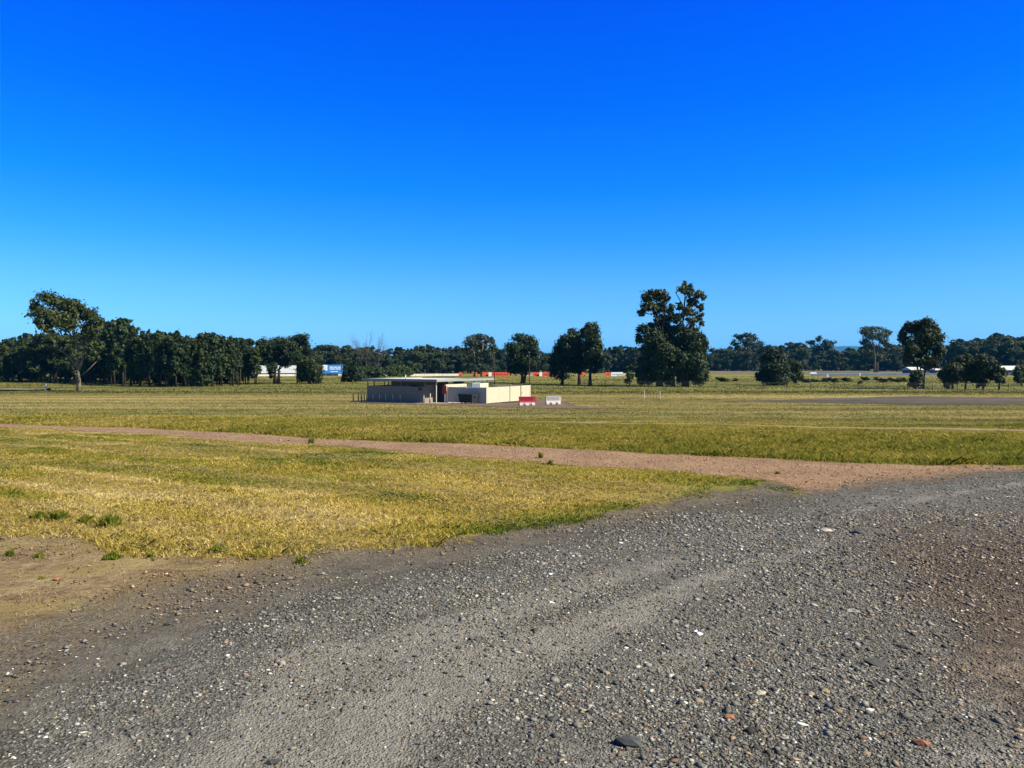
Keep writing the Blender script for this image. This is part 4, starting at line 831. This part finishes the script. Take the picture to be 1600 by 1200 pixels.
P = np.vstack([frustum(1650000, 6, 34, 1.15, rg), frustum(330000, 30, 110, 1.6, rg), frustum(170000, 92, 235, 1.2, rg)]); P = P[on_grass(P)]
inb = np.zeros(len(P), bool); lp_ = (P - K) @ np.stack([e1, e2], 1) / QS; inb = (lp_[:, 0] > -11.4) & (lp_[:, 0] < 6) & (lp_[:, 1] > -1.2) & (lp_[:, 1] < 11.5); P = P[~inb]
dd = P[:, 1]; zt = ztype(P[:, 0], P[:, 1]); dr_ = zone(P[:, 0], P[:, 1]); tuft = fbm(P[:, 0] * 1.1 + 50, P[:, 1] * 1.1)
keep = rg.random(len(P)) < np.clip(.25 + 1.6 * (tuft - .28), .12, 1); P, dd, zt, dr_, tuft = P[keep], dd[keep], zt[keep], dr_[keep], tuft[keep]
h = np.where(zt == 0, .024, np.where(zt == 1, .055, .032)) * (.45 + 1.1 * rg.random(len(P))) * (.6 + .9 * tuft) * np.where(tuft > .62, 1.5, 1)
edge = np.exp(-np.maximum(0, -sdf(P, DIRT)) / .5) * (zt == 0); h *= 1 + .3 * edge
pe = np.exp(-edge_dist(P, PU)[0] / .35); h *= 1 + .15 * pe; pe2 = np.exp(-edge_dist(P, PL)[0] / .8); h *= 1 - .5 * pe2; h *= 1 - .72 * np.exp(-edge_dist(P, TL)[0] / 2.2) * (zt == 1)
long = np.clip((dd - 96) / 8, 0, 1); h *= 1 + 2.2 * long * np.clip((fbm(P[:, 0] * .05, P[:, 1] * .12) - .3) * 3, .1, 1)
w = .0015 + .00044 * dd
v = np.clip(dr_ + rg.normal(size=len(P)) * .17 - .18 * edge * (P[:, 0] > -.5) - .12 * pe, 0, 1)
pale = np.clip((P[:, 1] - np.interp(P[:, 0], TUc[oT, 0], TUc[oT, 1])) / 6, 0, 1)[:, None] * .55; long_ = long[:, None]
bc = gcol(v); bc = bc * (1 - pale) + pale * np.array((.215, .20, .085)) * (.6 + .8 * v[:, None]); bc = bc * (1 - .45 * long_ * np.clip(1.6 - np.exp(-((dd - 218) / 26) ** 2), 0, 1)[:, None]); bc = bc * ALB * np.where(zt == 0, 1.5, np.where(zt == 1, 1.3, 1.36))[:, None]
V, Fq, cv = blades(P, h, w, bc, rg, np.where(zt == 0, .95, .75))
gr = mesh_np('grass', V, Fq, BL_MAT, attrs={'col': cv}); gr['kind'] = 'stuff'
# cut straw lying on the mown grass and the dirt
P = frustum(200000, 4.2, 30, 1.25, rg); nzz = fbm(P[:, 0] * pdir[0] * .25 + P[:, 1] * pdir[1] * .25, (-P[:, 0] * pdir[1] + P[:, 1] * pdir[0]) * 1.1 + 9)
k = (ztype(P[:, 0], P[:, 1]) == 0) & (sdf(P, ROAD) < -.05) & (sdf(P, PATH) < 0) & (nzz > .47) & ((sdf(P, DIRT) < 0) | (rg.random(len(P)) < .6)); P = P[k]; n = len(P)
a = rg.random(n) * 2 * pi; dirt_ = sdf(P, DIRT) > 0; L = (.012 + .035 * rg.random(n)) * (1 + P[:, 1] * .02) * np.where(dirt_, .7, 1); w = (.0012 + .00035 * P[:, 1]) * np.where(dirt_, .55, 1); z = gz(P[:, 0], P[:, 1]) + .012 + .05 * rg.random(n) * (sdf(P, DIRT) < 0) * .7
dx, dy = np.cos(a), np.sin(a); tz = rg.normal(size=n) * .006
V = np.stack([np.c_[P[:, 0] - dx * L - dy * w, P[:, 1] - dy * L + dx * w, z - tz], np.c_[P[:, 0] - dx * L + dy * w, P[:, 1] - dy * L - dx * w, z - tz], np.c_[P[:, 0] + dx * L + dy * w, P[:, 1] + dy * L - dx * w, z + tz], np.c_[P[:, 0] + dx * L - dy * w, P[:, 1] + dy * L + dx * w, z + tz]], 1).reshape(-1, 3)
cs = ALB * np.array((.48, .39, .17)) * (.6 + .6 * rg.random((n, 1))); st = mesh_np('straw', V, np.arange(n * 4).reshape(-1, 4), BL_MAT, attrs={'col': np.repeat(cs, 4, 0)}); st['kind'] = 'stuff'

# stones
ico = []; ph = (1 + 5 ** .5) / 2
for s1 in (-1, 1):
    for s2 in (-ph, ph): ico += [(s1, s2, 0), (0, s1, s2), (s2, 0, s1)]
ico = np.array(ico, float); ico /= np.linalg.norm(ico[0])
import itertools
dm = np.linalg.norm(ico[:, None] - ico[None], axis=2); el_ = dm[dm > .01].min() * 1.01
IF = []
for a, b, c in itertools.combinations(range(12), 3):
    if dm[a, b] < el_ and dm[b, c] < el_ and dm[a, c] < el_:
        nn = np.cross(ico[b] - ico[a], ico[c] - ico[a]); IF.append((a, b, c) if nn @ ico[a] > 0 else (a, c, b))
IF = np.array(IF)
OCT = np.array([(1, 0, 0), (0, 1, 0), (-1, 0, 0), (0, -1, 0), (0, 0, 1), (0, 0, -1)], float)
OF = np.array([(0, 1, 4), (1, 2, 4), (2, 3, 4), (3, 0, 4), (1, 0, 5), (2, 1, 5), (3, 2, 5), (0, 3, 5)])
def stones(P, s, cv, r, flat=.55, sink=.35):
    n = len(P); sh = OCT[None] * 1.15 + r.normal(size=(n, 6, 3)) * .30; sc = np.stack([.7 + .6 * r.random(n), .7 + .6 * r.random(n), flat * (.7 + .6 * r.random(n))], 1)
    sh = sh * sc[:, None]; a = r.random(n) * 2 * pi; c_, s_ = np.cos(a)[:, None], np.sin(a)[:, None]; x = sh[:, :, 0] * c_ - sh[:, :, 1] * s_; y = sh[:, :, 0] * s_ + sh[:, :, 1] * c_
    q = np.stack([x, y, sh[:, :, 2]], 2) * s[:, None, None]; q[:, :, 0] += P[:, 0:1]; q[:, :, 1] += P[:, 1:2]; q[:, :, 2] += (gz(P[:, 0], P[:, 1]) + .010 + s * (flat - sink))[:, None]
    return q.reshape(-1, 3), (OF[None] + 6 * np.arange(n)[:, None, None]).reshape(-1, 3), np.repeat(cv, 6, 0)
ST = bpy.data.materials.new('stone'); ST.use_nodes = True; b = ST.node_tree.nodes['Principled BSDF']; a_ = ST.node_tree.nodes.new('ShaderNodeAttribute'); a_.attribute_name = 'col'; ST.node_tree.links.new(a_.outputs['Color'], b.inputs['Base Color']); b.inputs['Roughness'].default_value = .85; b.inputs['Specular IOR Level'].default_value = .25
rs = np.random.default_rng(21)
def scol(n, r, brown=0.):
    base = np.array((.132, .131, .114)) * np.exp(r.normal(size=(n, 1)) * .6); u = r.random(n)
    tan = np.array((.27, .215, .14)) * (.6 + .6 * r.random((n, 1))); wh = np.array((.33, .31, .26)) * (.7 + .4 * r.random((n, 1))); rust = np.array((.19, .12, .075)) * (.6 + .6 * r.random((n, 1)))
    c = np.where((u < .10 + brown)[:, None], tan, base); c = np.where((u > .982)[:, None], wh, c); c = np.where(((u > .925) & (u < .945))[:, None], rust, c); return np.clip(c * .86, .015, .8)
P = np.vstack([frustum(430000, 2.4, 9, 1.3, rs, .72), frustum(190000, 8, 17, 1.5, rs, .72)]); dR = sdf(P, ROAD)
clump = fbm(P[:, 0] * .9 + 70, P[:, 1] * .9); k = (dR + (rs.random(len(P)) - .95) * 1.7 > 0) & (rs.random(len(P)) < np.clip((clump - .25) * 2.4, .2, 1) * (1.02 - .72 * dustf(P)) * (1 - .4 * brown(P))); P = P[k]
rightish = np.clip((P[:, 0] / P[:, 1] + .15) * 2.5, 0, 1)
s = .0051 * np.exp(rs.normal(size=len(P)) * .36) * (1 + .075 * P[:, 1]); big = rs.random(len(P)) < .012 * (.03 + 1.5 * rightish ** 1.5); s = np.where(big, s * (2 + 1.8 * rs.random(len(P))), s)
s = np.minimum(s, .024); V, Fq, cv = stones(P, s, np.clip(scol(len(P), rs, -.02) * (1 - brown(P)[:, None] * np.array((-.05, .22, .40)) * .6), .015, .7), rs, .42, .26); gv = mesh_np('gravel', V, Fq, ST, attrs={'col': cv}); gv['kind'] = 'stuff'
P = frustum(60000, 9, 34, 1.4, rs, .78); P = P[sdf(P, PATH) + (rs.random(len(P)) - .5) * .5 > 0]; P = P[sdf(P, ROAD) < .3]; n = len(P)
cc = ALB * np.array((.26, .18, .115)) * np.exp(rs.normal(size=(n, 1)) * .4); V, Fq, cv = stones(P, .0065 * np.exp(rs.normal(size=n) * .4) * (1 + .02 * P[:, 1]), np.clip(cc, .04, .7), rs); rgv = mesh_np('red_stones', V, Fq, ST, attrs={'col': cv}); rgv['kind'] = 'stuff'
P = frustum(60000, 3.8, 12, 1.2, rs, .75); k = (sdf(P, DIRT) > 0) & (sdf(P, ROAD) < .3) & (fbm(P[:, 0] * 1.4 + 3, P[:, 1] * 1.4) > .47); P = P[k]; n = len(P); cc = np.array((.16, .115, .07)) * np.exp(rs.normal(size=(n, 1)) * .5)
V, Fq, cv = stones(P, .0055 * np.exp(rs.normal(size=n) * .55), np.clip(cc, .02, .5), rs, .45, .2); dcl = mesh_np('dirt_crumbs', V, Fq, ST, attrs={'col': cv}); dcl['kind'] = 'stuff'
# individual larger rocks lying on the road
GREYROCK = mat('rock_dark', (.075, .08, .08), .8, .3, 0, .3, 20, .4, 60); PALEROCK = mat('rock_pale', (.58, .53, .44), .85, .2, 0, .15, 20, .3, 60); RUSTROCK = mat('rock_rust', (.38, .17, .09), .9, .2, 0, .3, 20, .3, 60); TANROCK = mat('rock_tan', (.46, .33, .15), .9, .2, 0, .2, 20, .3, 60)
for i, (px, py, w, m, lab) in enumerate([
    (985, 1166, 52, GREYROCK, 'largest dark slab rock at the bottom edge right of centre'), (1152, 1079, 26, GREYROCK, 'dark elongated stone just left of the white stone on the road'), (1188, 1087, 20, PALEROCK, 'flat white stone on the gravel road'),
    (1370, 1042, 38, GREYROCK, 'broad dark slab in the rubble patch at right on the road'), (1407, 1048, 16, GREYROCK, 'rounded dark stone at the right end of the rubble patch'), (1412, 1014, 24, GREYROCK, 'dark stone at the far side of the rubble patch at right'),
    (1291, 1084, 14, TANROCK, 'small ochre stone between white stone and rubble patch'), (1440, 1166, 30, RUSTROCK, 'rusty red flat stone near the bottom right corner'), (1290, 831, 22, PALEROCK, 'pale flat stone far along the road at right'),
    (1345, 834, 26, GREYROCK, 'dark thin slab beside the pale flat stone far along the road'), (1380, 839, 18, GREYROCK, 'dark slab at the right of the far stone group on the road'), (1335, 958, 22, PALEROCK, 'cream stone in the middle of the right hand road'), (1075, 856, 14, GREYROCK, 'little dark stone near the middle of the road'),
    (263, 978, 12, GREYROCK, 'small dark stone on the brown shoulder at left'), (14, 1097, 14, GREYROCK, 'dark stone at the left border on the road'), (425, 1196, 26, GREYROCK, 'dark stone cut by the bottom border left of centre'), (864, 1127, 20, GREYROCK, 'dark bluish stone above the largest slab'), (1138, 1125, 20, RUSTROCK, 'brown stone below the white stone on the road'), (90, 907, 15, RUSTROCK, 'brown clod on the bare dirt at left')]):
    p = G(px, py); s_ = w / 2 / F * p[1]; r_ = np.random.default_rng(i + 5)
    sh = ico * (1 + r_.normal(size=(12, 1)) * .26); V = []; 
    o = MB().add(sh * np.array((s_, s_ * .7, s_ * .30)), [tuple(f) for f in IF]); o = o.build('rock', m); md = o.modifiers.new('sub', 'SUBSURF'); md.subdivision_type = 'SIMPLE'; md.levels = md.render_levels = 2
    tx = bpy.data.textures.new('rock_noise', 'CLOUDS'); tx.noise_scale = s_ * .7; dm_ = o.modifiers.new('disp', 'DISPLACE'); dm_.texture = tx; dm_.strength = s_ * .16; dm_.mid_level = .5
    o.location = (p[0], p[1], p[2] + .012 + s_ * .08); o.rotation_euler = (r_.normal() * .08, r_.normal() * .08, r_.normal() * .35); tag(o, lab, 'rock')
# single green weeds
for i, (px, py, wpx, hpx, gcol_, lab) in enumerate([
    (60, 812, 26, 18, .05, 'green weed clump at the bare patch edge, furthest left of the row'), (92, 812, 26, 22, .08, 'green weed clump second in the row along the bare patch'), (133, 818, 24, 18, .18, 'yellow green weed clump in the middle of the bare patch edge'), (170, 822, 38, 26, .12, 'tall bright weed clump at the right end of the bare patch'),
    (16, 869, 12, 15, .1, 'small weed on the bare dirt at the left border'), (60, 872, 14, 12, .15, 'small faded weed on the bare dirt'), (175, 874, 28, 16, .05, 'bright green weed on the bare dirt below the grass edge'), (64, 906, 7, 8, .15, 'tiny weed beside the brown clod'), (471, 880, 20, 14, .1, 'dark weed on the shoulder at the grass edge'), (235, 872, 12, 10, .12, 'little weed right of the bright green weed'),
    (486, 693, 9, 12, .05, 'upright weed on the red gravel track left of centre'), (860, 726, 9, 11, .05, 'upright weed on the lower edge of the red gravel track'), (845, 716, 5, 13, .05, 'thin upright weed growing in the red gravel track'), (340, 862, 34, 14, .1, 'dark green weed patch on the grass edge above the shoulder'), (1215, 741, 8, 6, .1, 'small weed where the red track meets the road'), (112, 700, 10, 6, .1, 'low weed in the mown grass near the red track')]):
    p = G(px, py); k = p[1] / F; r_ = np.random.default_rng(i + 80); n = int(80 + wpx * 7); P = np.array(p[:2]) + np.c_[np.clip(r_.normal(size=n), -1.35, 1.35) * wpx * k * .3, np.clip(r_.normal(size=n), -1.3, 1.3) * wpx * k * .25]
    hh = .85 * hpx * k * (.35 + .75 * r_.random(n)) * np.exp(-((P[:, 0] - p[0]) / (wpx * k * .45)) ** 2); V, Fq, cv = blades(P, hh, np.full(n, (.0025 + .0005 * p[1])), 1.25 * gcol(np.clip(gcol_ + .2 + r_.normal(size=n) * .1, 0, 1)), r_, .3)
    o = mesh_np('weed', V - np.array(p, float), Fq, BL_MAT, attrs={'col': cv}); o.location = p; tag(o, lab, 'weed')

# thin blue air between the camera and the hills
hz = bpy.data.materials.new('haze_air'); hz.use_nodes = True; t = hz.node_tree; t.nodes.remove(t.nodes['Principled BSDF']); pv = t.nodes.new('ShaderNodeVolumePrincipled')
pv.inputs['Color'].default_value = (.05, .50, 1, 1); pv.inputs['Density'].default_value = .00007; t.links.new(pv.outputs[0], t.nodes['Material Output'].inputs['Volume'])
hb_ = MB().box(-30000, 30000, -420, 19000, -9, 185).build('haze', hz); hb_['kind'] = 'stuff'
